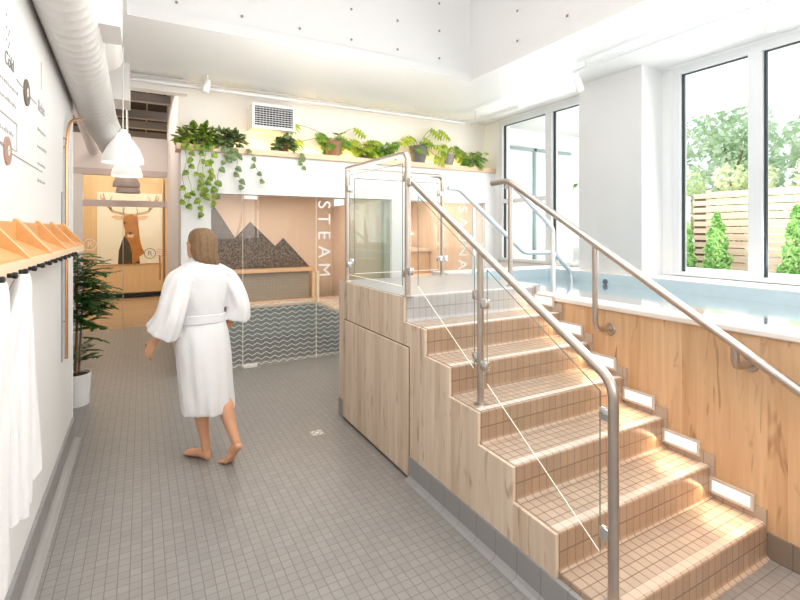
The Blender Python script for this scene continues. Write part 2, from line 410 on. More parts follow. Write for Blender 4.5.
for (cx, cz, m_, sz) in ((-.735, 1.405, WINK, .095), (.12, 1.24, INK, .09)):
    lg = tag(bpy.data.objects.new('door_logo', None), None)
    lg.location = (cx, 9.03, cz); COL.objects.link(lg)
    lg.location = (cx, 9.03, cz)
    tag(lg, 'white circled R emblem on the hallway glass' if m_ is WINK else 'dark circled R emblem beside the glass door handle', 'emblem')
    mb = MB()
    K = 32
    for a in range(K):
        t0, t1 = 2*PI*a/K, 2*PI*(a+1)/K
        mb.poly([(cx+r*math.cos(t), 9.032, cz+r*math.sin(t)) for r, t in ((sz, t0), (sz, t1), (sz*.88, t1), (sz*.88, t0))])
    mb.build('ring', m_, lg)
    text('letter', 'R', sz*1.3, (cx, 9.031, cz), RY, m_, lg)
    if m_ is INK:
        mb = MB()
        for k in range(4):
            zz = cz+.06-k*.035
            for q in range(10):
                xa = cx+.1+q*.02; f = lambda x: zz+.008*math.sin((x-cx)*60)
                mb.poly([(xa, 9.032, f(xa)), (xa+.02, 9.032, f(xa+.02)), (xa+.02, 9.032, f(xa+.02)+.006), (xa, 9.032, f(xa)+.006)])
        w = mb.build('wavy_line', pbr('red_ink', (.62, .2, .16), .6), lg); w['label'] = 'red wavy postmark lines'
struct('door_frame_2', MB().box(-.06, -.05, 0, 0, 0, 0), GL) if False else None
# lobby beyond
CREAM = pbr('cream_wall', (.86, .78, .66), .7)
struct('wall_lobby_back', MB().box(-2.6, 3.2, 13.2, 13.3, 0, 4.1), CREAM)
struct('wall_lobby_left', MB().box(-2.7, -2.6, 9.05, 13.3, 0, 4.1), CREAM)
struct('wall_lobby_right', MB().box(1.6, 1.7, 9.05, 13.3, 0, 4.1), CREAM)
struct('wall_lobby_near', MB().box(-2.6, -1.3, 8.98, 9.05, 0, 4.1), W_PINK)
t = thing('sliding_door', (-.35, 13.05, 0), 'large oak sliding door panel at the end of the hallway, carrying the deer picture', 'door')
MB().rbox(-1.35, .47, 13.02, 13.1, .12, 2.95, .006).build('door_panel', PANEL_W, t)
MB().box(-1.4, .7, 13.0, 13.02, .02, .11).build('floor_track', BLACK, t)
MB().box(.50, .58, 13.08, 13.19, .1, 2.9).build('side_jamb', PANEL_W, t)
for z in (1.3, 1.75, 2.2): MB().box(.60, .78, 13.0, 13.19, z, z+.03).build('shelf', SHELF_E, t)

def deer():
    P = thing('deer_picture', (-.24, 13.0, .82), 'framed picture of a brown antlered deer on a cream ground', 'picture')
    MB().rbox(-.92, .44, 12.985, 13.018, .82, 2.53, .004).build('backing_panel', pbr('cream_print', (.88, .83, .70), .6, var=.04, vscale=2), P)
    def fl(name, pts, m, y):
        b = MB(); b.poly([(x, y, z) for x, z in pts]); return b.build(name, m, P)
    fur = pbr('deer_fur', (.50, .22, .05), .8, var=.45, vscale=14)
    furd = pbr('deer_dark_fur', (.10, .075, .05), .9, var=.4, vscale=14)
    furl = pbr('deer_pale_fur', (.78, .55, .34), .8, var=.2, vscale=14)
    horn = pbr('deer_antler', (.62, .46, .28), .7, var=.2, vscale=8)
    cx = -.24
    # dark shoulder, golden ruff, head
    fl('shoulder', [(cx-.26,.825),(cx+.20,.825),(cx+.16,1.2),(cx-.06,1.62),(cx-.17,1.4),(cx-.24,1.15)], furd, 12.983)
    fl('ruff', [(cx+.04,.83),(cx+.2,.90),(cx+.17,.98),(cx+.30,1.08),(cx+.24,1.22),(cx+.2,1.4),(cx+.17,1.75),(cx-.10,1.75),(cx-.12,1.50),(cx-.02,1.32),(cx+.03,1.1)], fur, 12.981)
    fl('head', [(cx-.05,1.42),(cx+.05,1.42),(cx+.11,1.52),(cx+.135,1.68),(cx+.17,1.84),(cx+.14,2.0),(cx+.02,2.03),(cx-.12,2.0),(cx-.16,1.84),(cx-.12,1.66),(cx-.10,1.52)], fur, 12.979)
    fl('muzzle', [(cx-.055,1.46),(cx+.055,1.46),(cx+.07,1.53),(cx,1.56),(cx-.07,1.53)], furl, 12.977)
    fl('nose', [(cx-.03,1.54),(cx,1.52),(cx+.03,1.54),(cx+.045,1.585),(cx-.045,1.585)], BLACK, 12.975)
    for s_ in (-1, 1):
        fl('ear', [(cx+s_*.15,1.90),(cx+s_*.26,1.88),(cx+s_*.40,1.96),(cx+s_*.30,1.99),(cx+s_*.17,1.97)], furl, 12.978)
        fl('eye', [(cx+s_*.09,1.80),(cx+s_*.13,1.79),(cx+s_*.145,1.82),(cx+s_*.10,1.835)], BLACK, 12.974)
        b = MB()
        main = [(cx+s_*.06,2.0),(cx+s_*.18,2.03),(cx+s_*.36,2.08),(cx+s_*.47,2.2),(cx+s_*.53,2.36),(cx+s_*.56,2.5)]
        def rib(pts, w0, w1):
            n = len(pts)
            for i in range(n-1):
                (xa, za), (xb, zb) = pts[i], pts[i+1]
                wa = w0+(w1-w0)*i/(n-1); wb = w0+(w1-w0)*(i+1)/(n-1)
                d = Vector((xb-xa, zb-za)).normalized(); q = Vector((-d.y, d.x))
                b.poly([(xa+q.x*wa,12.977,za+q.y*wa),(xa-q.x*wa,12.977,za-q.y*wa),(xb-q.x*wb,12.977,zb-q.y*wb),(xb+q.x*wb,12.977,zb+q.y*wb)])
        rib(main, .03, .014)
        rib([(cx+s_*.15,2.03),(cx+s_*.14,2.12),(cx+s_*.12,2.19)], .018, .004)
        rib([(cx+s_*.40,2.12),(cx+s_*.42,2.25),(cx+s_*.41,2.36),(cx+s_*.37,2.46)], .022, .006)
        rib([(cx+s_*.52,2.32),(cx+s_*.60,2.40),(cx+s_*.61,2.48)], .02, .005)
        b.build('antler', horn, P)
deer()

# hall ceiling beams
for i, (y, z, h) in enumerate(((7.9, 3.55, .12), (9.35, 3.6, .14), (10.8, 3.7, .14), (12.2, 3.75, .14))):
    struct('trim_hall_beam', MB().box(-1.3 if y < 9 else -2.55, .38 if y < 9 else 1.6, y, y+.12, z, z+h), GREYBEAM)
mb = MB(); mb.tube([(.08, 6.2, 3.85), (.08, 12.9, 3.85)], .012, 8)
tag(mb.build('ceiling_conduit', GREYBEAM, None, True), 'thin conduit running under the dark hallway ceiling', 'conduit')
mb = MB(); mb.tube([(-.75, 5.3, 3.5), (-.68, 8.9, 2.9)], .07, 12)
tag(mb.build('hall_duct', W_DUCT, None, True), 'slanting narrow white duct in the dark gap past the left wall', 'duct')

# ------------------------------------------------------------------ windows on the right
def wallwin():
    mb = MB()
    y_edges = [(-2.7, -1.6), (2.88, 3.0), (3.0, 3.8), (5.58, 6.08)]
    mb.box(XW, XW+.2, 5.58, 6.08, 0, ZC); mb.box(XW, XW+.2, 2.881, 3.749, 0, ZC)
    mb.box(XW, XW+.2, -2.7, 5.6, 0, 1.17); mb.box(XW-.021, XW+.2, -2.7, 5.58, 3.3151, ZC); mb.box(XW, XW+.2, -2.7, -1.2, 1.17, 3.315)
    struct('wall_right', mb, W_WALL, 'white right wall around the windows', 'wall')
wallwin()
struct('wall_column', MB().box(4.5, XW, 3.0, 3.79, 1.16, ZC), pbr('column_paint', (.80, .80, .80), .6), 'broad white column between the windows', 'column')
def window(n, y0, y1, z0, z1, mull, label, xf=XW-.0, transom=None):
    mb = MB(); f = .075; xa, xb = xf-.02, xf+.10
    mb.box(xa, xb, y0, y0+f, z0, z1); mb.box(xa, xb, y1-f, y1, z0, z1)
    mb.box(xa, xb, y0+f, y1-f, z0, z0+f*.55); mb.box(xa, xb, y0+f, y1-f, z1-f, z1)
    for m_ in mull: mb.box(xa, xb, m_-.055, m_+.055, z0+f*.55, z1-f)
    if transom: mb.box(xa, xb, mull[-1]+.055, y1-f, transom, transom+.06)
    o = struct('window_%d' % n, mb, W_FRAME, label, 'window')
    cuts = [y0+f]+[q for m_ in mull for q in (m_-.055, m_+.055)]+[y1-f]
    for a, b in zip(cuts[::2], cuts[1::2]):
        g = MB().box(xf+.05, xf+.056, a, b, z0+f*.55, z1-f).build('pane', WINGL, o)
        k = MB(); za, zb = z0+f*.55, z1-f
        k.box(xf+.02, xf+.048, a, a+.012, za, zb); k.box(xf+.02, xf+.048, b-.018, b, za, zb); k.box(xf+.02, xf+.048, a+.012, b-.018, zb-.008, zb)
        k.build('gasket', DARKGASKET, o)
window(2, .15, 2.88, 1.175, 3.315, [.9, 2.135], 'large right window looking onto the slat fence', transom=None)
window(3, -1.2, .15, 1.175, 3.315, [-.5], 'right window nearest the camera')
window(4, 3.75, 5.58, 1.175, 3.315, [4.575], 'far left window beyond the column', transom=2.05)
# outside
struct('floor_patio', MB().box(5.05, 16, -8, 12, .85, 1.0), GROUND_O, 'pale paved patio outside', 'patio')
struct('ceiling_canopy', MB().box(5.05, 7.6, -4, 6.2, 3.42, 3.6), pbr('canopy_soffit', (.74, .74, .74), .8), 'pale canopy over the patio', 'canopy')
struct('wall_exterior', MB().box(5.05, 7.2, 6.2, 6.4, 1.0, 3.42), EXTW)
mb = MB(); mb.box(6.15, 6.2, 6.15, 6.2, 1.0, 3.1); mb.box(5.1, 7.1, 6.15, 6.2, 3.05, 3.1)
struct('trim_exterior_frame', mb, pbr('slate_frame', (.32, .38, .40), .5))
struct('trim_planter_curb', MB().box(7.0, 7.1, -6, 6.0, 1.0, 1.09), EXTW)

def fence():
    t = thing('slat_fence', (8, 0, 1.0), 'horizontal pale cedar slat fence across the patio', 'fence')
    mb = MB()
    for k in range(11):
        z = 1.03+k*.112
        mb.box(8.0, 8.02, -5, 4.2, z, z+.098)
    mb.build('slat_panel', FENCE, t)
    mb = MB()
    for k in range(11):
        z = 1.03+k*.112
        mb.box(8.0, 8.02, 4.2, 4.42, z, z+.075)
    e = mb.build('slat_panel', FENCE, t); e['label'] = 'wider gapped end slats'
    for y in (4.2, 2.0, 0, -2.2): MB().box(8.025, 8.1, y-.04, y+.04, 1.0, 2.28).build('post', FENCE, t)
    MB().box(8.03, 8.05, 4.1, 4.42, 1.0, 2.2).build('backing_board', pbr('fence_shadow', (.16, .11, .08), .8), t)  # dark sheet painting the shade in the end gaps
fence()
tag(MB().rbox(7.9, 8.0, 4.46, 5.6, 1.0, 2.2, .01).build('garden_wall', EXTW), 'low pale bluish garden wall left of the slat fence', 'wall', kind='structure')

def leafquads(mb, n, fn, size, asp=.5):
    for _ in range(n):
        c, nrm = fn()
        a = Vector((random.gauss(0, 1), random.gauss(0, 1), random.gauss(0, 1))).normalized()
        if nrm is not None: a = (a+nrm*.8).normalized()
        b = a.orthogonal().normalized(); b.rotate(Matrix.Rotation(random.uniform(0, 2*PI), 3, a))
        s_ = size*random.uniform(.6, 1.3); d = a.cross(b)
        c = Vector(c)
        mb.poly([c-b*s_, c+d*s_*asp, c+b*s_, c-d*s_*asp])
def cone_shrub(x, y, h, r, label, z0=1.0):
    t = thing('cedar_shrub', (x, y, z0), label, 'shrub', 'cedar shrubs in front of the fence')
    mb = MB()
    def fn():
        u = random.random()**1.4; a = random.uniform(0, 2*PI)
        rr = r*(1-u)**.6*(.75+.25*math.sin(u*23+a*3))*random.uniform(.7, 1)
        return (x+rr*math.cos(a), y+rr*math.sin(a), z0+.04+u*h), Vector((math.cos(a), math.sin(a), .4))
    leafquads(mb, 2600, fn, .03, .45)
    mb.build('foliage', LF_CEDAR, t, normals=False)
    MB().tube([(x, y, z0), (x, y, z0+h*.8)], [.03, .01], 8).build('trunk', STEMB, t, True)
q = U(717, 268, X=7.4); cone_shrub(7.4, q.y, .86, .23, 'rounded cedar shrub in front of the fence, left pane of the right window')
q = U(687, 268, X=7.4); cone_shrub(7.4, q.y, .72, .15, 'cedar shrub at the far left end of the fence')
q = U(797, 268, X=7.4); cone_shrub(7.4, q.y, .92, .23, 'taller cedar shrub before the fence at the right edge of the photo')
def tree(x, y, z0, h, r, label, m_, n, nb=14, name='tree', group='trees beyond the fence', leaf=.09):
    t = thing(name, (x, y, z0), label, name, group)
    blobs = []
    for _ in range(nb):
        a = random.uniform(0, 2*PI); q = random.uniform(0, r*.8)
        blobs.append((x+q*math.cos(a), y+q*math.sin(a), z0+h*random.uniform(.4, 1), r*random.uniform(.3, .5)))
    mb = MB()
    def fn():
        b = random.choice(blobs); v = Vector((random.gauss(0, 1), random.gauss(0, 1), random.gauss(0, 1))).normalized()
        return Vector(b[:3])+v*b[3]*random.uniform(.6, 1), v
    leafquads(mb, n, fn, leaf)
    mb.build('foliage', m_, t, normals=False)
    mb = MB(); mb.tube([(x, y, z0), (x+.05, y, z0+h*.5), (x, y+.05, z0+h*.8)], [.12, .08, .03], 8)
    for b in blobs[:6]: mb.tube([(x, y, z0+h*.45), b[:3]], [.05, .012], 6)
    mb.build('trunk', STEMB, t, True)
tree(12.5, 6.1, 1.0, 3.4, 1.5, 'pale leafy tree beyond the left end of the fence', LF_TREE, 3200)
tree(12.5, 3.6, 1.0, 3.0, 1.3, 'loose green tree behind the fence, right window pane', LF_TREE, 2600)
tree(12.0, 1.9, 1.0, 3.2, 1.3, 'dense tree behind the fence at the right edge of the photo', LF_TREE, 2200)
tree(9.5, 9.2, 1.0, 2.0, .8, 'small bright tree seen through the narrow far window', LF_MID, 1500, group=None)
for i, y in enumerate((5.2, 4.2, 3.2, 2.2, 1.2)):
    tree(8.9, y, 1.0, 1.55, .62, ['yellow-green hedge shrub behind the fence, farthest left of the row',
        'yellow-green hedge shrub behind the fence, second from the left', 'yellow-green hedge shrub behind the fence, third from the left',
        'yellow-green hedge shrub behind the fence, fourth from the left', 'yellow-green hedge shrub behind the fence, last on the right'][i],
        LF_HEDGE, 1600, 8, 'hedge_shrub', 'hedge shrubs topping the fence', .05)
t = thing('apartment_block', (16, 4, 0), 'pale apartment block with balconies far behind the trees', 'building')
MB().box(20, 24, -6, 7.2, 0, 9).build('facade', pbr('pale_facade', (.85, .85, .86), .8), t)
for z in (3.4, 5.2, 7.0): MB().box(19.2, 20, .5, 5.0, z, z+.2).build('balcony', pbr('balcony_grey', (.66, .69, .72), .7), t)
for z in (2.0, 3.8, 5.6):
    for y in (.8, 3.6, 5.6): MB().box(19.97, 20, y, y+1.1, z, z+1.1).build('window', pbr('far_window', (.45, .52, .57), .3), t)

# ------------------------------------------------------------------ pool
t = thing('plunge_pool', (3.6, 2.0, 0), 'raised pale blue plunge pool clad in honey maple beside the stairs', 'pool')
PXN, PXF, PYB, PZ = 2.89, 4.4, 4.17, 1.15
mb = MB(); mb.box(2.77, 5.05-.2, PYB, 4.6, 0, 1.0-.05); 
mb = MB()
mb.box(2.771, PXN, -2.2, 2.82, 0, 1.10)                       # near wall
mb.box(PXF, XW-.003, -2.2, PYB, 0, 1.10)
mb.box(2.88, XW-.003, PYB, 4.5, 0, 1.10)
mb.box(PXN, PXF, -2.2, PYB, 0, .15)
mb.box(PXN, PXF, -2.4, -2.2, 0, 1.10); mb.box(PXN-.0, PXN+.02, 2.82, PYB, .15, 1.10)
mb.build('basin', POOLT, t)
mb = MB(); mb.rbox(2.735, PXN+.03, -2.2, 2.82, 1.10, 1.135, .008)
mb.build('rim', RIM, t)
mb = MB(); mb.box(PXF, XW-.003, -2.2, 4.5, 1.10, 1.168); mb.box(2.9, PXF, PYB, 4.5, 1.10, 1.168)
mb.build('deck', DECK, t)
mb = MB(); mb.box(PXF-.006, PXF-.001, -2.2, PYB, .15, 1.16); mb.box(PXN+.03, PXF, PYB-.006, PYB-.001, .15, 1.16)
e = mb.build('tile_band', POOLT, t)
MB().box(2.75, 2.770, -2.2, 2.82, .125, 1.10).build('side_panel', WOOD_R, t)
MB().box(2.738, 2.770, -2.2, Y0-.003, 0, .125).build('kick_board', tile('brown_kick', (.27, .215, .17), (.18, .14, .11), .15, .2, .02, .4, .05), t)
MB().box(PXN+.021, PXF-.007, -2.19, PYB-.007, 1.045, 1.05).build('water', WATER, t)
mb = MB(); mb.lathe([(.0001, -.012), (.028, -.012), (.03, 0)], (PXF-.006, 3.35, .98+.1), 14, ax='X')
mb.build('water_jet', pbr('jet_grey', (.22, .27, .3), .4), t, True)
# submerged entry step
MB().box(PXN+.021, PXN+.35, 2.95, 4.1, .15, .95).build('entry_step', POOLT, t)

# ------------------------------------------------------------------ staircase
S = thing('staircase', (2.1, 2.4, 0), 'tiled staircase of seven risers with pale maple side cladding and landing', 'staircase')
for i in range(7):
    yn = Y0+RUN*i; z0 = RIS*i; z1 = z0+RIS
    c = .022; b = .012
    prof = [(yn-c, z0+.0005)]+[(yn-c+c*math.sin(a), z0+c-c*math.cos(a)) for a in [PI/2*k/5 for k in range(1, 6)]]
    prof += [(yn+b-b*math.cos(a), z1-b+b*math.sin(a)) for a in [PI/2*k/4 for k in range(0, 5)]]
    prof += [(3.9, z1), (3.9, z0+.0005)]
    mb = MB(); mb.prism(prof, XS0, XS1-.002, 'X')
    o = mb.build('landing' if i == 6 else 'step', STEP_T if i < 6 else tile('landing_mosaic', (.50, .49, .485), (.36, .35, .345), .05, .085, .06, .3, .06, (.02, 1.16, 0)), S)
# landing toward the pool
MB().box(XS1-.002, 2.888, 2.822, 3.9, 0, ZP).build('landing_edge', tile('landing_edge_mosaic', (.50, .49, .485), (.36, .35, .345), .05, .085, .06, .3, .06), S)
# nosing strips; colour paints in the edge glare, warm below to white above
NOS = pbr('nosing_tile', (.80, .72, .64), .3, var=.04, vscale=20)
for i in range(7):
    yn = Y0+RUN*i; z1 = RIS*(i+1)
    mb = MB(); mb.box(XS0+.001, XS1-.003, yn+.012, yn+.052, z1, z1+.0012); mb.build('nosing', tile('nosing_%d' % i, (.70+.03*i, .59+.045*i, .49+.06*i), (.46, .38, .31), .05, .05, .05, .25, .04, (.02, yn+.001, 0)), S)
# left cladding
poly = [(1.424, .15)]
for i in range(1, 7):
    yn = Y0+RUN*i; poly += [(yn, RIS*i+.004 if i == 1 else RIS*i), (yn, RIS*(i+1)-.003)]
    if i == 1: poly.pop(-2)
poly += [(3.90, ZP-.003), (3.90, .15)]
mb = MB(); mb.prism(poly, XS0-.02, XS0-.001, 'X')
mb.build('side_panel', WOOD_L, S)
MB().box(XS0-.02, XS1, 3.901, 3.92, 0, ZP-.003).build('back_panel', WOOD_L, S)
MB().box(XS0-.028, XS0-.001, 3.80, 3.92, 0, .149).build('kick_board', KICK_T, S)
mb = MB(); mb.box(XS0-.028, XS0-.001, Y0, 2.664, 0, .149)
mb.prism([(XS0-.028, .03), (XS0-.04, .012), (XS0-.07, .002), (XS0-.028, .002)], Y0-.02, 2.664, 'Y')
mb.build('kick_board', KICK_T, S)
MB().box(XS0-.022, XS0-.0205, 2.664, 3.80, .012, .868).build('door_reveal', pbr('reveal_shadow', (.10, .07, .05), .9), S)
for a, b_ in ((2.668, 3.228), (3.232, 3.794)):
    MB().rbox(XS0-.036, XS0-.0225, a, b_, .022, .862, .0015, 1).build('cupboard_door', WOOD_L, S)
# stepped tile skirting on the right wall
SK = tile('skirting_tile', (.50, .40, .32), (.33, .25, .19), .1, .085, .03, .4, .06, (0, 1.16, 0))
mb = MB()
for i in range(7):
    yn = Y0+RUN*i; z = RIS*i
    mb.box(XS1-.011, XS1-.0005, yn-.02 if i else Y0-.001, yn+RUN-.022 if i < 6 else 2.82, max(z, .0)+.002, z+RIS+.065 if i < 6 else ZP)
mb.build('skirting', SK, S)

# step lights
SL = None
for i in range(6):
    yc = Y0+.158+RUN*i; zc = .245+RIS*i
    if SL is None:
        SL = thing('step_light', (XS1-.012, yc, zc), 'lit white step light above the lowest tread', 'light', 'step lights along the maple wall')
        mb = MB(); a, b_ = .107, .042
        mb.box(XS1-.024, XS1-.0115, yc-a, yc+a, zc+b_-.012, zc+b_); mb.box(XS1-.024, XS1-.0115, yc-a, yc+a, zc-b_, zc-b_+.012)
        mb.box(XS1-.024, XS1-.0115, yc-a, yc-a+.014, zc-b_+.012, zc+b_-.012); mb.box(XS1-.024, XS1-.0115, yc+a-.014, yc+a, zc-b_+.012, zc+b_-.012)
        mb.build('frame', pbr('light_frame', (.62, .57, .52), .4), SL); MB().box(XS1-.018, XS1-.0115, yc-a+.014, yc+a-.014, zc-b_+.012, zc+b_-.012).build('diffuser', LAMPE, SL)
    else:
        dup(SL, (XS1-.012, yc, zc), 'lit white step light above the %s tread' % ['', 'second', 'third', 'fourth', 'fifth', 'sixth'][i])

# ------------------------------------------------------------------ railings
RT = .021
def clamp(x, y, z, par, ax='Y', s=1):
    mb = MB()
    if ax == 'Y': mb.rbox(x-.015, x+.015, min(y, y+s*.062), max(y, y+s*.062), z-.026, z+.026, .007)
    else: mb.rbox(min(x, x+s*.062), max(x, x+s*.062), y-.015, y+.015, z-.026, z+.026, .007)
    mb.build('glass_clamp', CHROME, par, True)
def flange(x, y, z, par):
    MB().lathe([(.0001, .007), (.034, .007), (.036, 0), (.0001, 0)], (x, y, z), 20).build('flange', STEEL, par, True)
def pane(name, pts, x0, x1, par, ax='X', edge=GLEDGE):
    mb = MB(); mb.prism(pts, x0, x1, ax); g = mb.build(name, GL, par)
    n = len(pts)
    for i in range(n):
        a, b = Vector(pts[i]), Vector(pts[(i+1) % n]); mb = MB()
        m = (x0+x1)/2
        P3 = (lambda q: (m, q[0], q[1])) if ax == 'X' else (lambda q: (q[0], m, q[1]))
        mb.tube([P3(a), P3(b)], .003, 4)
        mb.build('edge', GLEDGEW if i == 2 else edge, g)
    return g
xr = 1.632
R1 = thing('stair_railing', (xr, 2.0, RIS), 'brushed steel stair railing with glass panels on the open side of the stairs', 'railing')
MB().tube(bend([(xr-.04, 2.77, 2.0), (xr, 1.208, 1.038), (xr, 1.208, RIS+.003)], .07), RT, 14).build('handrail', STEEL, R1, True)
MB().tube([(xr, 2.035, RIS*4), (xr, 2.035, 1.53)], .019, 12).build('post', STEEL, R1, True)
flange(xr, 2.035, RIS*4, R1); flange(xr, 1.205, RIS, R1)
sl = (2.0-1.055)/(2.77-1.235)
zr = lambda y: 1.055+(y-1.235)*sl
pane('glass_panel', [(2.70, zr(2.70)-.09), (2.09, zr(2.09)-.09), (2.09, .86), (2.70, 1.26)], xr-.005, xr+.005, R1)
pane('glass_panel', [(1.98, zr(1.98)-.09), (1.27, zr(1.27)-.09), (1.27, .33), (1.98, .81)], xr-.005, xr+.005, R1)
for y, z, s_ in ((2.035, 1.28, 1), (2.035, .93, 1), (2.035, 1.24, -1), (2.035, .90, -1), (1.205, .90, 1), (1.205, .42, 1)): clamp(xr, y, z, R1, 'Y', s_)
R2 = thing('landing_railing', (1.6, 3.3, ZP), 'brushed steel guard railing with clear glass around the landing', 'railing')
MB().tube(bend([(1.585, 3.83, ZP), (1.585, 3.83, 2.17), (1.585, 3.82, 2.172)], .01), .019, 12).build('post', STEEL, R2, True)
MB().tube(bend([(1.585, 3.84, 2.18), (1.585, 2.76, 2.165), (1.585, 2.76, ZP)], .06), RT, 14).build('handrail', STEEL, R2, True)
MB().tube(bend([(1.605, 3.83, 2.17), (2.6, 3.84, 2.17), (2.6, 3.84, ZP)], .06), .019, 14).build('back_rail', STEEL, R2, True)
for p in ((1.585, 3.83), (1.585, 2.76), (2.6, 3.84)): flange(*p, ZP, R2)
pane('glass_panel', [(3.78, 2.12), (2.83, 2.10), (2.83, ZP+.06), (3.78, ZP+.06)], 1.58, 1.59, R2)
pane('glass_panel', [(1.66, 2.10), (2.55, 2.10), (2.55, ZP+.06), (1.66, ZP+.06)], 3.835, 3.845, R2, 'Y')
for y, s_ in ((3.83, -1), (2.76, 1), ):
    for z in (1.34, 2.0): clamp(1.585, y, z, R2, 'Y', s_)
for y in (2.76,):
    for z in (1.36, 1.96): clamp(1.585, y, z, R2, 'Y', -1)
for x, s_ in ((1.585, 1), (2.6, -1)):
    for z in (1.36, 2.0): clamp(x, 3.84, z, R2, 'X', s_)
clamp(2.6, 3.84, 1.36, R2, 'X', 1)
R3 = thing('stair_handrail', (2.6, 2.0, .8), 'brushed steel handrail running down along the maple pool wall', 'handrail')
MB().tube(bend([(2.6, 3.09, 2.035), (2.6, 2.89, 2.04), (2.6, .5, .63)], .06), .024, 14).build('handrail', STEEL, R3, True)
MB().tube([(2.6, 2.865, ZP), (2.6, 2.865, 2.02)], .019, 12).build('post', STEEL, R3, True); flange(2.6, 2.865, ZP, R3)
MB().tube(bend([(2.6, 2.06, 1.54), (2.6, 2.06, .985), (2.749, 2.06, .975)], .06), .019, 12).build('bracket', STEEL, R3, True)
MB().tube(bend([(2.6, 1.235, 1.05), (2.6, 1.235, .955), (2.749, 1.235, .95)], .05), .019, 12).build('bracket', STEEL, R3, True)
for y, z in ((2.06, .975), (1.235, .95)): MB().lathe([(.0001, -.01), (.038, -.01), (.042, -.001)], (2.75, y, z), 18, ax='X').build('wall_plate', STEEL, R3, True)
R4 = thing('pool_handrail', (3.6, 3.75, .95), 'pale steel pool handrail stepping down into the water, farther of the two', 'handrail')
MB().tube(bend([(2.95, 3.79, ZP-.02), (2.95, 3.79, 1.86), ], .04), .018, 10).build('post', PALESTEEL, R4, True)
MB().tube(bend([(2.62, 3.77, 2.05), (2.75, 3.77, 2.05), (3.62, 3.77, 1.395), (4.07, 3.77, 1.385), (4.34, 3.77, 1.15), (4.36, 3.77, .96)], .05), .023, 12).build('handrail', PALESTEEL, R4, True)
R5 = thing('pool_handrail', (3.1, 2.95, .95), 'pale steel pool handrail with a tall post, nearer of the two', 'handrail')
MB().tube(bend([(2.66, 2.98, 2.0), (2.76, 2.98, 2.0), (3.2, 2.98, 1.655), (3.205, 2.98, .96)], .05), .022, 12).build('handrail', PALESTEEL, R5, True)

# ------------------------------------------------------------------ steam room + sauna
for nm, a, b, L in (('steam', .69, 3.02, 'steam room'), ('sauna', 3.24, 4.66, 'sauna')):
    mb = MB(); mb.box(a-.15 if nm == 'steam' else a, b, 7.9, 8.0, 0, 2.2); struct('wall_%s_back' % nm, mb, PEACH)
    struct('ceiling_%s' % nm, MB().box(a-.15 if nm == 'steam' else a, b, 5.95, 8.0, 2.2, 2.28), PEACH)
struct('wall_steam_left', MB().box(.52, .60, 5.95, 7.9, 0, 2.2), PEACH)
struct('wall_steam_right', MB().box(2.98, 3.02, 5.95, 7.9, 0, 2.06), PEACH)
struct('wall_sauna_right', MB().box(4.66, 4.75, 5.95, 8.0, 0, 2.2), PEACH)
# mountain mural
def mur_mat():
    m, nt, out = newmat('speckled_mosaic')
    geo = N(nt, 'ShaderNodeNewGeometry'); v = N(nt, 'ShaderNodeTexVoronoi'); v.inputs['Scale'].default_value = 95
    nt.links.new(geo.outputs['Position'], v.inputs['Vector'])
    s = N(nt, 'ShaderNodeSeparateColor'); nt.links.new(v.outputs['Color'], s.inputs[0])
    cr = N(nt, 'ShaderNodeValToRGB'); cr.color_ramp.elements[0].color = (.05, .045, .045, 1); cr.color_ramp.elements[0].position = .2
    cr.color_ramp.elements[1].color = (.36, .31, .28, 1); nt.links.new(s.outputs[0], cr.inputs[0])
    p = N(nt, 'ShaderNodeBsdfPrincipled'); p.inputs['Roughness'].default_value = .4; nt.links.new(cr.outputs[0], p.inputs['Base Color']); nt.links.new(p.outputs[0], out.inputs[0])
    return m
pts = [(190, 269), (192, 240), (214, 206), (235, 238), (250, 222), (275, 246), (283, 238), (311, 268)]
pp = [U(x, y, Y=7.9) for x, y in pts]; pp[0].x = .61; pp[1].x = .61; pp[0].z = pp[-1].z = .97
mb = MB(); mb.prism([(p.x, p.z) for p in pp], 7.88, 7.899, 'Y')
tag(mb.build('mountain_mural', mur_mat()), 'dark speckled mosaic of three mountain peaks on the steam room wall', 'mural')
struct('floor_steam', MB().box(.6, 2.45, 5.96, 7.24, 0.0005, .006), tile('dark_steam_floor', (.075, .065, .06), (.04, .035, .03), .05, .05, .06, .3, .1))
t = thing('steam_bench', (1.6, 7.2, 0), 'two-tier L-shaped tiled bench with wood seats inside the steam room', 'bench')
MB().box(.605, 2.45, 7.6, 7.87, 0, .955).build('upper_tier', BENCHG, t)
MB().rbox(.605, 2.56, 7.55, 7.87, .955, 1.005, .006).build('upper_seat', BENCHW, t)
MB().box(.605, 2.45, 7.24, 7.6, 0, .46).build('lower_tier', TEALT, t)
MB().rbox(.605, 2.44, 7.2, 7.6, .46, .505, .006).build('lower_seat', BENCHW, t)
MB().box(2.45, 2.975, 6.0, 7.6, 0, .46).build('side_tier', TEALT, t)
MB().rbox(2.44, 2.975, 5.98, 7.6, .46, .505, .006).build('side_seat', BENCHW, t)
MB().rbox(2.50, 2.55, 7.56, 7.6, .505, .955, .004).build('seat_support', SHELF_E, t)
t = thing('sauna_bench', (3.9, 7.2, 0), 'pale wood two-tier bench inside the sauna', 'bench')
MB().box(3.25, 4.65, 7.3, 7.88, 0, 1.25).build('upper_tier', BENCHW, t); MB().rbox(3.25, 4.65, 7.2, 7.88, 1.25, 1.31, .006).build('upper_seat', PEACH, t)
MB().box(3.25, 4.65, 6.65, 7.3, 0, .8).build('lower_tier', BENCHW, t); MB().rbox(3.25, 4.65, 6.6, 7.2, .8, .86, .006).build('lower_seat', PEACH, t)
MB().box(3.26, 4.64, 7.86, 7.885, 1.55, 1.58).build('light_strip', emis('sauna_strip', (1, .8, .5), 3.), t)

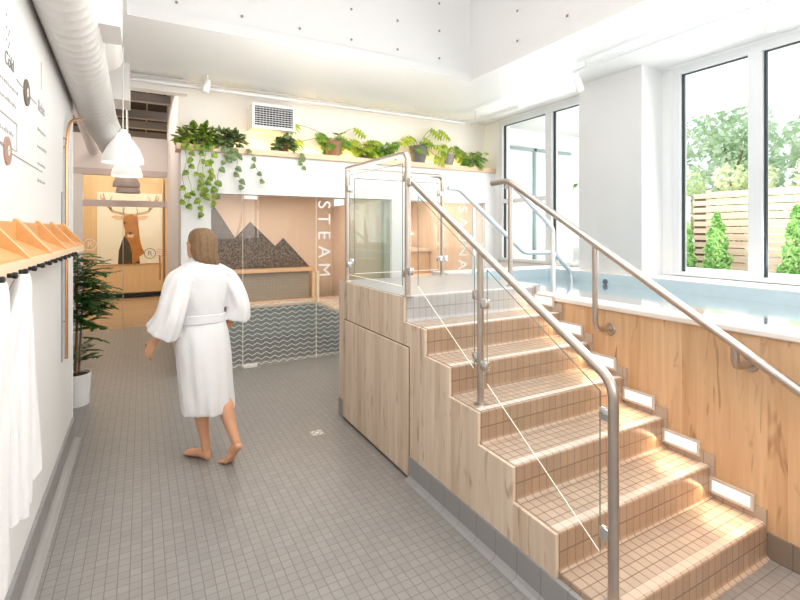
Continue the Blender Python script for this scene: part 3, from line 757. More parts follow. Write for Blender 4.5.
def chevron_glass():
    m, nt, out = newmat('chevron_frosted_glass')
    geo = N(nt, 'ShaderNodeNewGeometry'); P = N(nt, 'ShaderNodeSeparateXYZ'); nt.links.new(geo.outputs['Position'], P.inputs[0])
    tri = MATH(nt, 'ABSOLUTE', MATH(nt, 'SUBTRACT', MATH(nt, 'FRACT', MATH(nt, 'DIVIDE', P.outputs[0], .105)), .5))
    zz = MATH(nt, 'ADD', P.outputs[2], MATH(nt, 'MULTIPLY', tri, .06))
    st = MATH(nt, 'ABSOLUTE', MATH(nt, 'SUBTRACT', MATH(nt, 'FRACT', MATH(nt, 'DIVIDE', zz, .058)), .5))
    ln = N(nt, 'ShaderNodeMapRange'); ln.inputs[1].default_value = .36; ln.inputs[2].default_value = .44; nt.links.new(st, ln.inputs[0])
    lim = MATH(nt, 'LESS_THAN', P.outputs[2], .77)
    frost = MATH(nt, 'MULTIPLY', MATH(nt, 'ADD', MATH(nt, 'MULTIPLY', ln.outputs[0], .42), .14), lim)
    t = N(nt, 'ShaderNodeBsdfTransparent'); t.inputs[0].default_value = (.97, .985, .98, 1)
    d = N(nt, 'ShaderNodeBsdfDiffuse'); d.inputs[0].default_value = (.86, .90, .88, 1)
    g = N(nt, 'ShaderNodeBsdfGlossy'); g.inputs['Roughness'].default_value = 0
    a = N(nt, 'ShaderNodeMixShader'); b = N(nt, 'ShaderNodeMixShader')
    nt.links.new(frost, a.inputs[0]); nt.links.new(t.outputs[0], a.inputs[1]); nt.links.new(d.outputs[0], a.inputs[2])
    nt.links.new(schlick(nt, .03), b.inputs[0]); nt.links.new(a.outputs[0], b.inputs[1]); nt.links.new(g.outputs[0], b.inputs[2])
    nt.links.new(b.outputs[0], out.inputs[0]); return m
CHEV = chevron_glass()
def gwall(name, label, cuts, y, m_, par=None):
    t = thing(name, ((cuts[0]+cuts[-1])/2, y, 0), label, 'glass wall')
    for i, (a, b) in enumerate(zip(cuts[:-1], cuts[1:])):
        g = MB().box(a+.003, b-.003, y, y+.008, .012, 2.05).build('glass_panel', GLG if name == 'steam_glass_wall' and i == 3 else m_, t)
        MB().box(b-.0035, b-.0005, y, y+.009, .012, 2.05).build('edge', GLEDGEW, g)
    return t
GW = gwall('steam_glass_wall', 'frameless glass front of the steam room with white chevron frosting', [.692, 1.045, 1.945, 2.395, 3.015], 5.72, CHEV)
for x0, z in ((1.05, 2.0), (1.05, .0)): MB().rbox(x0, x0+.16, 5.708, 5.74, z+.002, z+.048, .004).build('hinge', CHROME if False else W_CER, GW)
MB().rbox(1.93, 1.965, 5.66, 5.69, .72, 1.12, .006).build('pull_handle', SHELF_E, GW)
for z in (.78, 1.06): MB().tube([(1.947, 5.68, z), (1.947, 5.722, z)], .006, 8).build('handle_stud', CHROME, GW)
for k, ch in enumerate('STEAM'):
    z = (1.965, 1.78, 1.575, 1.36, 1.13)[k]
    o = text('door_letter', ch, .235, (2.04, 5.716, z), (PI/2, PI/2, 0), WINK, GW)
GS = gwall('sauna_glass_wall', 'glass front of the sauna lettered in white', [3.245, 3.86, 4.46, 4.655], 5.72, GL)
for k, ch in enumerate('SAUNA'):
    z = (1.955, 1.75, 1.54, 1.33, 1.12)[k]
    text('door_letter', ch, .235, (4.235, 5.716, z), (PI/2, PI/2, 0), WINK, GS)
MB().box(3.24, 4.66, 5.70, 5.74, 2.05, 2.062).build('top_channel', CHROME, GS)

# ledge
t = tag(MB().rbox(.33, XW-.01, 5.66, 5.95, 2.531, 2.60, .004).build('plant_ledge', LEDGE_W), 'long pale maple ledge above the glass rooms holding potted plants', 'ledge')
tag(MB().box(.5, 4.6, 5.905, 5.93, 2.601, 2.618).build('light_strip', emis('warm_strip', (1, .72, .30), 20.)), 'warm glowing light strip behind the potted plants', 'light strip')
# vent
t = thing('air_vent', (1.38, 5.6, 2.84), 'white boxed air vent with dark slanted louvres above the ledge', 'vent')
mb = MB(); mb.box(1.13, 1.635, 5.6, 5.95, 3.105, 3.13); mb.box(1.13, 1.635, 5.6, 5.95, 2.84, 2.865); mb.box(1.13, 1.155, 5.6, 5.95, 2.865, 3.105); mb.box(1.61, 1.635, 5.6, 5.95, 2.865, 3.105)
mb.build('housing', W_CER, t)
MB().box(1.155, 1.61, 5.66, 5.67, 2.865, 3.105).build('backing', VENTD, t)
mb = MB()
for k in range(9):
    z = 2.872+k*.026
    mb.prism([(5.607, z), (5.628, z+.012), (5.630, z+.009), (5.609, z-.003)], 1.155, 1.61, 'X')
for k in range(12): mb.box(1.185+k*.037, 1.188+k*.037, 5.628, 5.64, 2.866, 3.104)
mb.build('louvre', LOUV, t)

# ------------------------------------------------------------------ ceiling services
def tr(name, label, cat, pts, r, m_, hang=()):
    t = thing(name, pts[0], label, cat)
    MB().tube(pts, r, 10).build('pipe' if 'pipe' in name else 'rail', m_, t, True)
    for p in hang: MB().tube([p, (p[0], p[1], ZC+.001)], .006, 6).build('hanger', W_DUCT, t, True)
    return t
tr('sprinkler_pipe', 'long white sprinkler pipe running under the ceiling above the plants', 'pipe', [(-.1, 5.55, 3.2), (4.1, 5.5, 3.2)], .024, W_DUCT, [(.4, 5.55, 3.2), (1.9, 5.53, 3.2), (3.3, 5.51, 3.2)])
tr('ceiling_conduit', 'thin white conduit fixed along the ceiling behind the sprinkler pipe', 'conduit', [(-.1, 5.75, 3.31), (4.7, 5.75, 3.31)], .012, W_DUCT)
tr('light_track', 'slim white lighting track on the ceiling near the right windows', 'track', [(3.9, 3.35, 3.27), (3.9, -.5, 3.27)], .014, W_FRAME, [(3.9, 3.2, 3.27), (3.9, 1.6, 3.27), (3.9, 0, 3.27)])
t = thing('tube_light', (4.1, 5.0, 3.2), 'white tube light hanging near the far window corner', 'light')
MB().tube([(4.16, 4.42, 3.2), (4.16, 5.45, 3.2)], .032, 12).build('body', W_CER, t, True)
for y in (4.6, 5.3): MB().tube([(4.16, y, 3.22), (4.16, y, ZC+.001)], .005, 6).build('hanger', W_DUCT, t, True)
def spot(x, y, z, dx, dy, label):
    t = thing('spot_lamp', (x, y, z), label, 'spot lamp', 'white ceiling spot lamps')
    MB().tube([(x, y, z-.02), (x, y, z-.09)], .009, 8).build('stem', W_CER, t, True)
    d = Vector((dx, dy, -.8)).normalized(); c = Vector((x, y, z-.11))
    MB().tube([c-d*.03, c+d*.0, c+d*.09, c+d*.11], [.03, .036, .038, .033], 14).build('lamp_head', W_CER, t, True)
    return t
spot(3.9, 3.3, 3.27, .1, -.2, 'white spot lamp at the far end of the window track, beside the column')
spot(3.9, 1.62, 3.27, .5, .3, 'white spot lamp on the window track at the upper right corner')
spot(.62, 5.42, 3.33, -.2, -.2, 'white spot lamp on the ceiling above the trailing plants at the left')
# ducts
t = thing('spiral_duct', (-.332, 2, 2.64), 'large white spiral air duct running along the top of the left wall', 'duct')
mb = MB(); R = .134; pts = []; rs = []
def dc(y): return (-.343+.004*(y-2.2), y, 2.86-.088*(y-2.2)) if y > 2.2 else (-.343, y, 2.86)
y = -2.5
while y < 4.75:
    pts += [dc(y), dc(y+.012), dc(y+.024)]; rs += [R, R+.0042, R]; y += .09
mb.tube(pts, rs, 36)
mb.build('duct_body', W_DUCT, t, True)
mb = MB(); e = dc(4.73)
mb.tube([e, (-.325, 4.95, 2.61), (-.305, 5.2, 2.585), (-.275, 5.5, 2.55), (-.265, 5.75, 2.53)], [.134, .138, .134, .134, .134], 32)
mb.build('duct_elbow', W_DUCT, t, True)
t = thing('round_duct', (-.24, 3.7, 2.9), 'short smooth white duct drum beside the spiral duct', 'duct')
MB().tube([(-.225, 3.305, 2.90), (-.225, 3.98, 2.90), (-.225, 4.06, 2.90), (-.225, 4.09, 2.90)], [.105, .105, .085, .05], 28).build('drum', W_CER, t, True)
# pendants
PL = None
for i, (px, py, dm) in enumerate(((123, 163, 4.35), (127, 176.5, 5.8), (126.5, 187, 6.7), (128, 193, 7.5))):
    a = (px-400)/F; X = dm*(a*CS+SN); Y = dm*(CS-a*SN); Z = 1.64+(230-py)*dm/F
    lab = ['white bell pendant lamp nearest the camera in the hallway', 'white bell pendant lamp second in the hallway row',
           'grey bell pendant lamp third in the hallway row, under the white ones', 'grey bell pendant lamp farthest down the hallway'][i]
    if PL is None:
        PL = thing('pendant_lamp', (X, Y, Z), lab, 'pendant lamp', 'bell pendant lamps in the hallway')
        K_ = .69; prof = [(.06, .40), (.085, .395), (.088, .36), (.10, .33), (.145, .27), (.19, .20), (.225, .12), (.245, .06), (.25, .0)]; prof = [(a_*K_, b_*K_) for a_, b_ in prof]
        inner = [(r-.006, z) for r, z in prof[::-1]]
        MB().lathe(prof, (X, Y, Z), 32).build('lamp_shade', pbr('opal_enamel', (.88, .88, .87), .3, emit=(1, .99, .97), estr=.35), PL, True)
        MB().lathe([(.0001, .274), (.04, .274), (.036, .31), (.0001, .31)], (X, Y, Z), 16).build('socket', W_CER, PL, True)
        MB().tube([(X, Y, Z+.30), (X, Y, 4.0)], .006, 6).build('cord', W_CER, PL, True)
        MB().sphere((X, Y, Z+.11), .04, 12).build('bulb', emis('bulb', (1, .85, .65), 6.), PL, True)
    else:
        q = dup(PL, (X, Y, Z), lab)
        if i > 1:  # last two are solid copies standing in for reflections in the glass
            sh = [c for c in q.children if c.name.startswith('lamp_shade')][0]; sh.data = sh.data.copy(); sh.data.materials[0] = pbr('grey_enamel', (.42, .36, .33), .4)

# ------------------------------------------------------------------ left wall items
GREYL = None
tx = XL+.0015
def fine_print(y, z, w, h, par):
    # small print too fine to read in the photo: word-length runs of thin strokes
    mb = MB(); q = y-w/2
    while q < y+w/2:
        for _ in range(random.randint(2, 5)):
            hh = h*random.choice([.6, .6, 1.]); mb.box(tx-.0005, tx+.0008, q, q+h*.22, z-h*.3, z-h*.3+hh); q += h*.55
        q += h*.6
    return mb.build('lettering_line', INKL, par)
T = thing('wall_lettering', (tx, 2.4, 2.3), 'grey printed lettering with the word Cold, snow dots and boxed note on the left wall', 'lettering')
for (bd, sz, y, z, m_) in (('Cold', .078, 2.47, 2.335, INK), ('10 degree plunge', .035, 2.45, 2.235, INKL), ('to wake the body', .035, 2.45, 2.17, INKL), ('1 - 2 MINS', .042, 2.42, 2.04, INKL)):
    if bd == 'Cold': text('lettering_line', bd, sz, (tx, y, z), RX, m_, T)
    else: fine_print(y, z, len(bd)*sz*.5, sz*.45, T)
mb = MB()
for k, (dy, dz) in enumerate(((0, 0), (.03, -.02), (.05, .0), (0, -.05), (.03, -.07), (.05, -.05), (0, .05), (.05, -.10), (.02, -.1))):
    mb.poly([(tx, 2.42+dy+.007*math.cos(a), 2.46+dz+.007*math.sin(a)) for a in [2*PI*q/8 for q in range(8)]])
mb.build('snow_dot', INK, T)
mb = MB()
for (a, b, c, d) in ((2.22, 2.60, 2.10, 2.104), (2.22, 2.60, 1.98, 1.984), (2.597, 2.60, 1.98, 2.104), (2.22, 2.224, 1.98, 2.104)): mb.box(tx-.001, tx+.001, a, b, c, d)
mb.build('note_box', INKL, T)
T = thing('wall_lettering', (tx, 3.1, 2.3), 'grey printed lettering with the word Relax on the left wall nearer the hallway', 'lettering')
text('lettering_line', 'Relax', .085, (tx, 3.17, 2.30), RX, INKL, T)
for k, bd in enumerate(('rest and breathe', 'let the body', 'settle down', 'and repeat')): fine_print(3.17, 2.17-k*.09, .22, .016, T)
MB().box(tx-.001, tx+.001, 3.16, 3.165, 2.40, 2.55).build('tick_mark', INKL, T)
def disc(y, z, r, m_, label, l0, l1, nm):
    t = thing('wall_disc', (XL, y, z), label, 'disc', 'round discs on the left wall')
    MB().lathe([(.0001, .006), (r, .006), (r, 0)], (XL, y, z), 32, ax='X').build('disc', m_, t)
    (ya, za), (yb, zb) = l0, l1
    for p, q in (((ya, za), (y-r*.9*(1 if ya < y else -1), z+(za-z)*r*.9/max(r, abs(ya-y)))), ((y+r*.9, z+(zb-z)*r*.9/max(r, abs(yb-y))), (yb, zb))):
        MB().tube([(tx, p[0], p[1]), (tx, q[0], q[1])], .0025, 4).build('connecting_line', INKL, t)
    mb = MB(); q = [(y, z+r*.35), (y+r*.25, z), (y, z-r*.35), (y-r*.25, z)]
    for p0, p1 in zip(q, q[1:]+q[:1]): mb.tube([(XL+.0068, *p0), (XL+.0068, *p1)], .0022, 4)
    mb.build('pale_mark', W_CER, t)
disc(2.79, 2.29, .062, BROWNC, 'taupe disc with a small pale mark between the words on the left wall', tuple(U(16, 79, X=XL))[1:], tuple(U(36, 104, X=XL))[1:], '2')
disc(2.43, 1.962, .058, PINKC, 'rose disc with a small pale mark, lower on the left wall', (2.28, 1.985), tuple(U(42, 172, X=XL))[1:], '3')

# cubby shelf
XF = -.36
def cubby(y0, y1, divs, label):
    t = thing('cubby_shelf', (XL, (y0+y1)/2, 1.5), label, 'shelf', 'birch cubby shelves on the left wall')
    MB().box(XL, XF, y0, y1, 1.500, 1.515).build('bottom_board', SHELF_E, t)
    MB().box(XF-.001, XF+.012, y0, y1, 1.498, 1.538).build('front_rail', SHELF_E, t)
    MB().box(XL+.0005, XL+.012, y0+.001, y1-.001, 1.515, 1.675).build('back_board', SHELF_W, t)
    mb = MB(); mb.prism([(XL+.012, 1.515), (XF-.001, 1.515), (XF-.001, 1.545), (XL+.012, 1.60)], y0+.001, y1-.001, 'Y')
    mb.build('sloping_floor', SHELF_W, t)
    for d in divs:
        mb = MB(); mb.prism([(XL+.002, 1.50), (XF+.012, 1.50), (XF+.011, 1.543), (XL+.012, 1.688), (XL+.002, 1.688)], d-.007, d+.007, 'Y')
        dv = mb.build('divider', SHELF_W, t)
        mb = MB(); mb.prism([(XF+.011, 1.543), (XF+.0105, 1.5455), (XL+.012, 1.6905), (XL+.012, 1.688)], d-.007, d+.007, 'Y'); mb.build('divider_edge', SHELF_E, dv)
    return t
cubby(.55, 2.545, [.56, .98, 1.30, 1.68, 2.09, 2.535], 'birch cubby shelf with slanted dividers above the hanging robes')
cubby(2.56, 3.88, [2.57, 3.02, 3.44, 3.87], 'shorter birch cubby shelf nearer the hallway')
pegs = [1.03+.148*k for k in range(15)]
PG = None
for i, y in enumerate([1.62, 1.768, 1.915, 2.06, 2.215, 2.37, 2.515, 2.665, 2.81, 2.95, 3.09, 3.23]):
    words = ['nearest the camera', 'between the two robes', 'holding the farther robe', 'first clear of the robes', 'second clear of the robes', 'third clear of the robes',
             'fourth clear of the robes', 'fifth clear of the robes', 'sixth clear of the robes', 'seventh clear of the robes', 'last but one before the copper pipe', 'last before the copper pipe']
    lab = 'black coat peg under the birch shelf, '+words[i]
    if PG is None:
        PG = thing('coat_peg', (XF+.0125, y, 1.505), lab, 'peg', 'black pegs under the cubby shelves')
        MB().lathe([(.0001, 0), (.007, 0), (.007, .010), (.0095, .012), (.010, .021), (.007, .024), (.0001, .024)], (XF+.0125, y, 1.505), 14, ax='X').build('knob', BLACK, PG, True)
    else: dup(PG, (XF+.0125, y, 1.505), lab)
# robes
def hrobe(y, L, label, seed):
    rnd = random.Random(seed)
    t = thing('bath_robe', (-.37, y, 1.49), label, 'robe', 'white robes hanging on the pegs')
    rings = []; ph = [rnd.uniform(0, 6) for _ in range(5)]
    NZ, NK = 30, 72
    for i in range(NZ+1):
        u = i/NZ; z = 1.498-u*L
        hw = .018+.17*min(1, (u*2.1))**.75-.03*max(0, u-.8)*3; th = .016+.052*min(1, u*2.2)**.7
        rg = []
        for k in range(NK):
            a = 2*PI*k/NK
            f = 1+(.10*math.sin(5*a+ph[0]+u*2)+.08*math.sin(9*a+ph[1])+.05*math.sin(14*a+ph[2]-u*3))*min(1, u*2.5)
            cx = -.335-.055*min(1, u*2.5)
            rg.append((max(XL+.022, cx+th*f*math.cos(a)), y+hw*f*math.sin(a)+.02*u*math.sin(ph[3]), z+.02*math.sin(2*a+ph[4])*u))
        rings.append(rg)
    MB().loft(rings).build('robe_body', W_ROBE, t, True)
    # hanging sleeve
    rings = []
    for i in range(15):
        u = i/14; z = 1.36-u*.58
        rg = []
        for k in range(24):
            a = 2*PI*k/24; f = 1+.12*math.sin(4*a+ph[2]+u*4)
            rg.append((-.345+.028*f*math.cos(a)*(0.4+u*.7), y+.13+.03*u+(.055*(.4+u*.7))*f*math.sin(a), z))
        rings.append(rg)
    MB().loft(rings).build('sleeve', W_ROBE, t, True)
    mb = MB(); mb.tube([(-.325, y, 1.50), (-.33, y+.025, 1.46), (-.33, y+.02, 1.40)], .004, 6)
    mb.build('hanging_loop', W_ROBE, t, True)
hrobe(1.915, .76, 'white towelling robe on the farther occupied peg of the left wall', 3)
hrobe(1.62, .86, 'white towelling robe hanging nearest the camera at the left edge', 8)
# copper pipe
t = thing('copper_pipe', (-.465, 3.99, .74), 'slim copper shower pipe curving out at the end of the left wall', 'pipe')
MB().tube(bend([(-.462, 3.99, .74), (-.462, 3.99, 2.25), (-.455, 4.05, 2.42), (-.39, 4.20, 2.47)], .12), .010, 10).build('pipe', COPPER, t, True)
for z in (2.22, 2.28, 1.0): MB().tube([(XL, 3.99, z), (-.462, 3.99, z)], .006, 8).build('wall_clip', COPPER, t, True)
tag(MB().tube([(XL+.004, 3.895, .74), (XL+.004, 3.895, 1.9)], .0035, 8).build('thin_conduit', pbr('slate_conduit', (.38, .40, .43), .4), None, True), 'thin dark conduit running up the left wall beside the copper pipe', 'conduit')
struct('trim_wall_end', MB().box(XL-.121, XL+.006, 4.451, 4.47, 0, ZC), W_CER)

# floor drain
p = U(317, 433, Z=0)
t = thing('floor_drain', (p.x, p.y, 0), 'small square metal floor drain with white patterned grate', 'drain')
MB().box(p.x-.05, p.x+.05, p.y-.05, p.y+.05, .0005, .003).build('plate', pbr('drain_steel', (.5, .48, .46), .4, .6), t)
mb = MB()
for a in range(4):
    q = a*PI/2
    for s_ in (-1, 1):
        c = Vector((p.x+.034*math.cos(q)+s_*.02*math.sin(q), p.y+.034*math.sin(q)-s_*.02*math.cos(q)))
        mb.box(c.x-.008, c.x+.008, c.y-.008, c.y+.008, .003, .0036)
mb.lathe([(.0001, .0036), (.018, .0036), (.018, .003)], (p.x, p.y, 0), 16)
mb.build('grate', W_CER, t)

# ------------------------------------------------------------------ plants
def leaf(mb, c, d, up, L, Wd, kind='heart'):
    """leaf from base c along d, width axis = d x up"""
    d = Vector(d).normalized(); up = Vector(up); s_ = d.cross(up)
    s_ = s_.normalized() if s_.length > 1e-4 else d.orthogonal().normalized()
    n = s_.cross(d)
    out = {'heart': [(0, .0), (-.06, .35), (.12, .52), (.4, .48), (.7, .28), (1, 0)],
           'oval': [(0, .05), (.25, .4), (.55, .42), (.8, .25), (1, 0)],
           'lobed': [(0, .08), (.05, .45), (.17, .12), (.22, .62), (.34, .15), (.45, .62), (.52, .15), (.66, .5), (.70, .13), (.84, .32), (.86, .08), (1, 0)],
           'frond': [(0, .02), (.3, .2), (.6, .16), (1, 0)]}[kind]
    def P(u, w, s): return Vector(c)+d*(u*L)+s_*(w*Wd*s)+n*(-abs(w)*Wd*.25-.25*L*u*u)
    mid = [mb.bm.verts.new(P(u, 0, 1)) for u, w in out]
    for s2 in (-1, 1):
        ed = [mb.bm.verts.new(P(u, w, s2)) for u, w in out]
        for i in range(len(out)-1):
            try: mb.bm.faces.new((mid[i], ed[i], ed[i+1], mid[i+1]))
            except ValueError: pass
def rv(s=1): return Vector((random.uniform(-s, s), random.uniform(-s, s), random.uniform(-s, s)))
def pot(t, x, y, z, r0, r1, h, m_):
    MB().lathe([(.0001, 0), (r0, 0), (r1, h*.9), (r1*1.06, h*.9), (r1*1.06, h), (r1*.9, h), (r1*.88, h*.85), (.0001, h*.85)], (x, y, z), 24).build('pot', m_, t, True)
    MB().lathe([(.0001, 0), (r1*.87, 0)], (x, y, z+h*.86), 16).build('soil', SOIL, t)
LZ = 2.6
def trailing(x, label, vines, m_, r=.14, pr=.07, ph=.12, pm=POT_D, n=150, ls=.062, y=5.80):
    t = thing('trailing_plant', (x, y, LZ), label, 'plant', 'potted plants along the ledge')
    pot(t, x, y, LZ, pr*.8, pr, ph, pm)
    mb = MB()
    for _ in range(n):
        a = random.uniform(0, 2*PI); e = random.uniform(-.5, 1.3)
        v = Vector((math.cos(a)*math.cos(e), math.sin(a)*math.cos(e), math.sin(e)))
        c = Vector((x, y-.05, LZ+ph*.75))+Vector((v.x*r*1.35, v.y*r*.8, v.z*r*.95-.02))*random.uniform(.5, 1)
        leaf(mb, c, v+rv(.6)+Vector((0, -.3, -.3)), (0, -.5, 1), ls*random.uniform(.7, 1.2), ls*random.uniform(.8, 1.1))
    sm = MB()
    for (dx, L, sw) in vines:
        px_, py_, pz_ = x+dx, y-.02, LZ+ph
        pts = [(px_, py_, pz_)]; pts.append((px_+sw*.1, 5.66, LZ+.06)); pts.append((px_+sw*.15, 5.625, LZ-.02))
        k = max(3, int(L/.07))
        for i in range(1, k+1):
            u = i/k
            pts.append((px_+sw*.15+sw*u*.9+.02*math.sin(i*1.3+dx*9), 5.62+.008*math.sin(i*2.), LZ-.02-L*u))
        sm.tube(pts, .003, 5)
        for i in range(2, len(pts)):
            if random.random() < .72:
                s_ = 1 if i % 2 else -1
                leaf(mb, pts[i], (s_*.6+random.uniform(-.3, .3), -.35, -.7), (0, -1, .2), ls*random.uniform(.8, 1.2), ls*random.uniform(.8, 1.1))
    mb.build('foliage', m_, t, normals=False); sm.build('stem', STEMG, t, True)
    return t
trailing(.56, 'lush trailing pothos at the left end of the ledge, vines hanging lowest', [(-.14, .62, -.02), (-.10, .66, .0), (-.02, .75, .04), (.04, .55, .02), (.10, .35, .03), (.12, .62, .05)], LF_POTHOS, .18, n=230, ls=.07)
trailing(.90, 'silvery trailing plant second from the left on the ledge', [(-.05, .55, -.12), (.04, .50, .06), (-.02, .12, -.02), (.02, .15, .02), (.18, .35, .16)], LF_GREY, .15, n=190, ls=.068)
trailing(1.55, 'brown potted plant with grey-green trailing leaves below the vent', [(.1, .16, .1), (.2, .12, -.04)], LF_GREY, .11, .06, .12, POT_B, 130, .07)
def philo(x, label, pm, stems, m_, n=26, pr=.09, ph=.2, y=5.785, ls=.16, m2=None, body='lobed', spread=.7):
    t = thing('potted_plant', (x, y, LZ), label, 'plant', 'potted plants along the ledge')
    pot(t, x, y, LZ, pr*.75, pr, ph, pm)
    sm = MB()
    for (dx, dz, dy) in stems:
        b = Vector((x, y, LZ+ph*.9)); e = Vector((x+dx, y+dy, LZ+ph+dz))
        m = (b+e)/2+Vector((-dx*.08, 0, .08 if dz > .05 else .10))
        pts = arc(b, m, e, 8); sm.tube(pts, .0045, 6)
        dr = (e-pts[-2]).normalized()
        mb = MB(); leaf(mb, e-(e-m).normalized()*.02, Vector((dr.x*.8, -.2, -.35)), (0, -.75, .6), ls, ls*.85, 'lobed'); mb.build('long_leaf', m2 or m_, t, normals=False)
    mb = MB()
    for _ in range(n):
        a = random.uniform(0, 2*PI)
        v = Vector((math.cos(a), math.sin(a)*.7-.25, random.uniform(-.5, 1.)))
        b = Vector((x, y, LZ+ph*.9)); e = b+v*random.uniform(.05, .13)*spread/.7
        sm.tube([b, e], .003, 5)
        leaf(mb, e, v+Vector((0, -.2, -.7)), (0, -.8, .5), ls*random.uniform(.5, .85), ls*random.uniform(.4, .65), body)
    mb.build('foliage', m_, t, normals=False); sm.build('stem', STEMG, t, True)
    return t
philo(2.20, 'philodendron in a brown pot with long arching stems, centre of the ledge', POT_B, [(.30, .20, -.03), (-.50, .16, -.03), (-.45, -.05, -.04), (.10, .06, 0)], LF_MID, 34, .115, .2, m2=LF_LIME, ls=.22)
philo(2.62, 'bright lime lobed plant right of the central philodendron', POT_D, [(-.10, .1, -.02), (.12, .02, -.03)], LF_LIME, 40, .09, .13, ls=.23)
philo(2.93, 'dense green lobed plant just above the stair landing railing', POT_D, [(.05, .10, -.02)], LF_MID, 52, .09, .14, ls=.2)
philo(3.50, 'philodendron in a large dark pot with leaves held high', POT_D, [(.22, .28, -.02), (.36, .27, -.03), (.10, .12, -.02), (.30, .02, -.05), (.24, -.14, -.1), (-.1, .12, 0)], LF_MID, 6, .13, .245, m2=LF_LIME, ls=.25)
philo(4.02, 'small plant in a plain grey pot near the window end of the ledge', POT_G, [(.06, .10, 0), (-.05, .14, 0), (-.18, -.08, -.05)], LF_LIME, 10, .095, .17, ls=.17)
philo(4.42, 'bushy low plant last on the ledge by the window', POT_D, [], LF_MID, 70, .08, .12, ls=.16, spread=1.2)

# bamboo-like plant in white pot
px_, py_ = -.55, 5.32
t = thing('potted_fern_tree', (px_, py_, 0), 'feathery dark green plant in a white pot at the end of the left wall', 'plant')
MB().lathe([(.0001, 0), (.115, 0), (.133, .285), (.133, .295), (.122, .295), (.118, .27), (.0001, .27)], (px_, py_, 0), 32).build('pot', POT_W, t, True)
MB().lathe([(.0001, 0), (.117, 0)], (px_, py_, .272), 20).build('soil', SOIL, t)
sm = MB(); mb = MB()
for k in range(4):
    a = k*1.7; b = Vector((px_+.03*math.cos(a), py_+.03*math.sin(a), .3))
    top = Vector((px_+.07*math.cos(a), py_+.07*math.sin(a), 1.15+.1*k))
    sm.tube([b, (b+top)/2+rv(.02), top], [.010, .008, .005], 8)
for _ in range(190):
    k = random.choice([0, 1, 1, 1, 2, 2, 2, 3, 3]); z = [.52, .80, 1.02, 1.28][k]+random.uniform(-.13, .13)
    a = random.uniform(0, 2*PI); el = random.uniform(0, .9)
    b = Vector((px_+.02*math.cos(a), py_+.02*math.sin(a), z)); L = [.22, .31, .34, .26][k]*random.uniform(.7, 1.1)
    d = Vector((math.cos(a), math.sin(a), el))
    if b.x+d.x*L < -1.25: d.x *= -1
    pts = [b+d*L*u+Vector((0, 0, -.35*L*u*u)) for u in (0, .25, .5, .75, 1)]
    sm.tube(pts, .002, 4)
    s_ = d.cross(Vector((0, 0, 1))).normalized()
    for i in range(13):
        u = .2+.8*i/12; c = b+d*L*u+Vector((0, 0, -.35*L*u*u))
        for q in (-1, 1): leaf(mb, c, s_*q+d*.6+Vector((0, 0, -.15))+rv(.2), (0, 0, 1), .052*random.uniform(.7, 1.1), .026, 'oval')
mb.build('foliage', LF_DARK, t, normals=False); sm.build('stem', STEMB, t, True)

# ------------------------------------------------------------------ person
def remesh(o, vox, smooth=3, sub=0):
    m = o.modifiers.new('r', 'REMESH'); m.mode = 'VOXEL'; m.voxel_size = vox; m.use_smooth_shade = True
    if smooth:
        q = o.modifiers.new('s', 'SMOOTH'); q.iterations = smooth; q.factor = .5
    dg = bpy.context.evaluated_depsgraph_get(); dg.update()
    me = bpy.data.meshes.new_from_object(o.evaluated_get(dg)); old = o.data; mats = list(old.materials)
    o.modifiers.clear(); o.data = me
    if not me.materials:
        for k in mats: me.materials.append(k)
    me.polygons.foreach_set('use_smooth', [True]*len(me.polygons))
hd = Vector((-.567, .824, 0)).normalized(); rt = Vector((hd.y, -hd.x, 0))
O = Vector((.375, 3.60, 0))
def L_(r, f, z): return O+rt*r+hd*f+Vector((0, 0, z))      # right, forward, up
PER = thing('person', (O.x, O.y, 0), 'barefoot person with brown hair in a white robe walking away', 'person')
mb = MB()
def chain(pts, rs, seg=16): mb.tube(pts, rs, seg)
def ell(c, r, f, seg=24):        # ellipse ring (right r, forward f)
    return [c+rt*(r*math.cos(2*PI*k/seg))+hd*(f*math.sin(2*PI*k/seg)) for k in range(seg)]
# torso
TS = [(0, 0, .80, .13, .09), (0, 0, .90, .165, .115), (0, -.005, .98, .15, .105), (0, 0, 1.08, .125, .09), (0, .005, 1.20, .15, .105), (0, .01, 1.30, .175, .10), (0, .01, 1.36, .165, .08), (0, .012, 1.40, .09, .06), (0, .015, 1.43, .055, .052), (0, .03, 1.50, .052, .052)]
mb.loft([ell(L_(r, f, z), a, b) for r, f, z, a, b in TS])
HC = L_(0, .035, 1.535)
HS = [(0, .035, 1.415, .025, .03), (0, .045, 1.43, .045, .06), (0, .04, 1.46, .06, .078), (0, .03, 1.50, .07, .09), (0, .025, 1.54, .074, .095), (0, .02, 1.58, .072, .092), (0, .015, 1.61, .058, .075), (0, .015, 1.63, .035, .045), (0, .015, 1.636, .01, .015)]
mb.loft([ell(L_(r, f, z), a, b) for r, f, z, a, b in HS])
mb.tube([L_(0, .122, 1.545), L_(0, .140, 1.515), L_(0, .125, 1.503)], [.008, .014, .010], 10)       # nose
for s_ in (-1, 1):
    mb.sphere(L_(s_*.076, .015, 1.53), .026, 12, .5, .8, 1.15)
    mb.sphere(L_(s_*.03, .108, 1.545), .013, 10)
mb.tube([L_(-.025, .113, 1.475), L_(0, .122, 1.476), L_(.025, .113, 1.475)], [.006, .009, .006], 8)
def foot(ank, toe, side, liftball=None):
    a = Vector(ank); t_ = Vector(toe); d = (t_-a); d.z = 0; dn = d.normalized(); s2 = Vector((dn.y, -dn.x, 0))
    return dn, s2
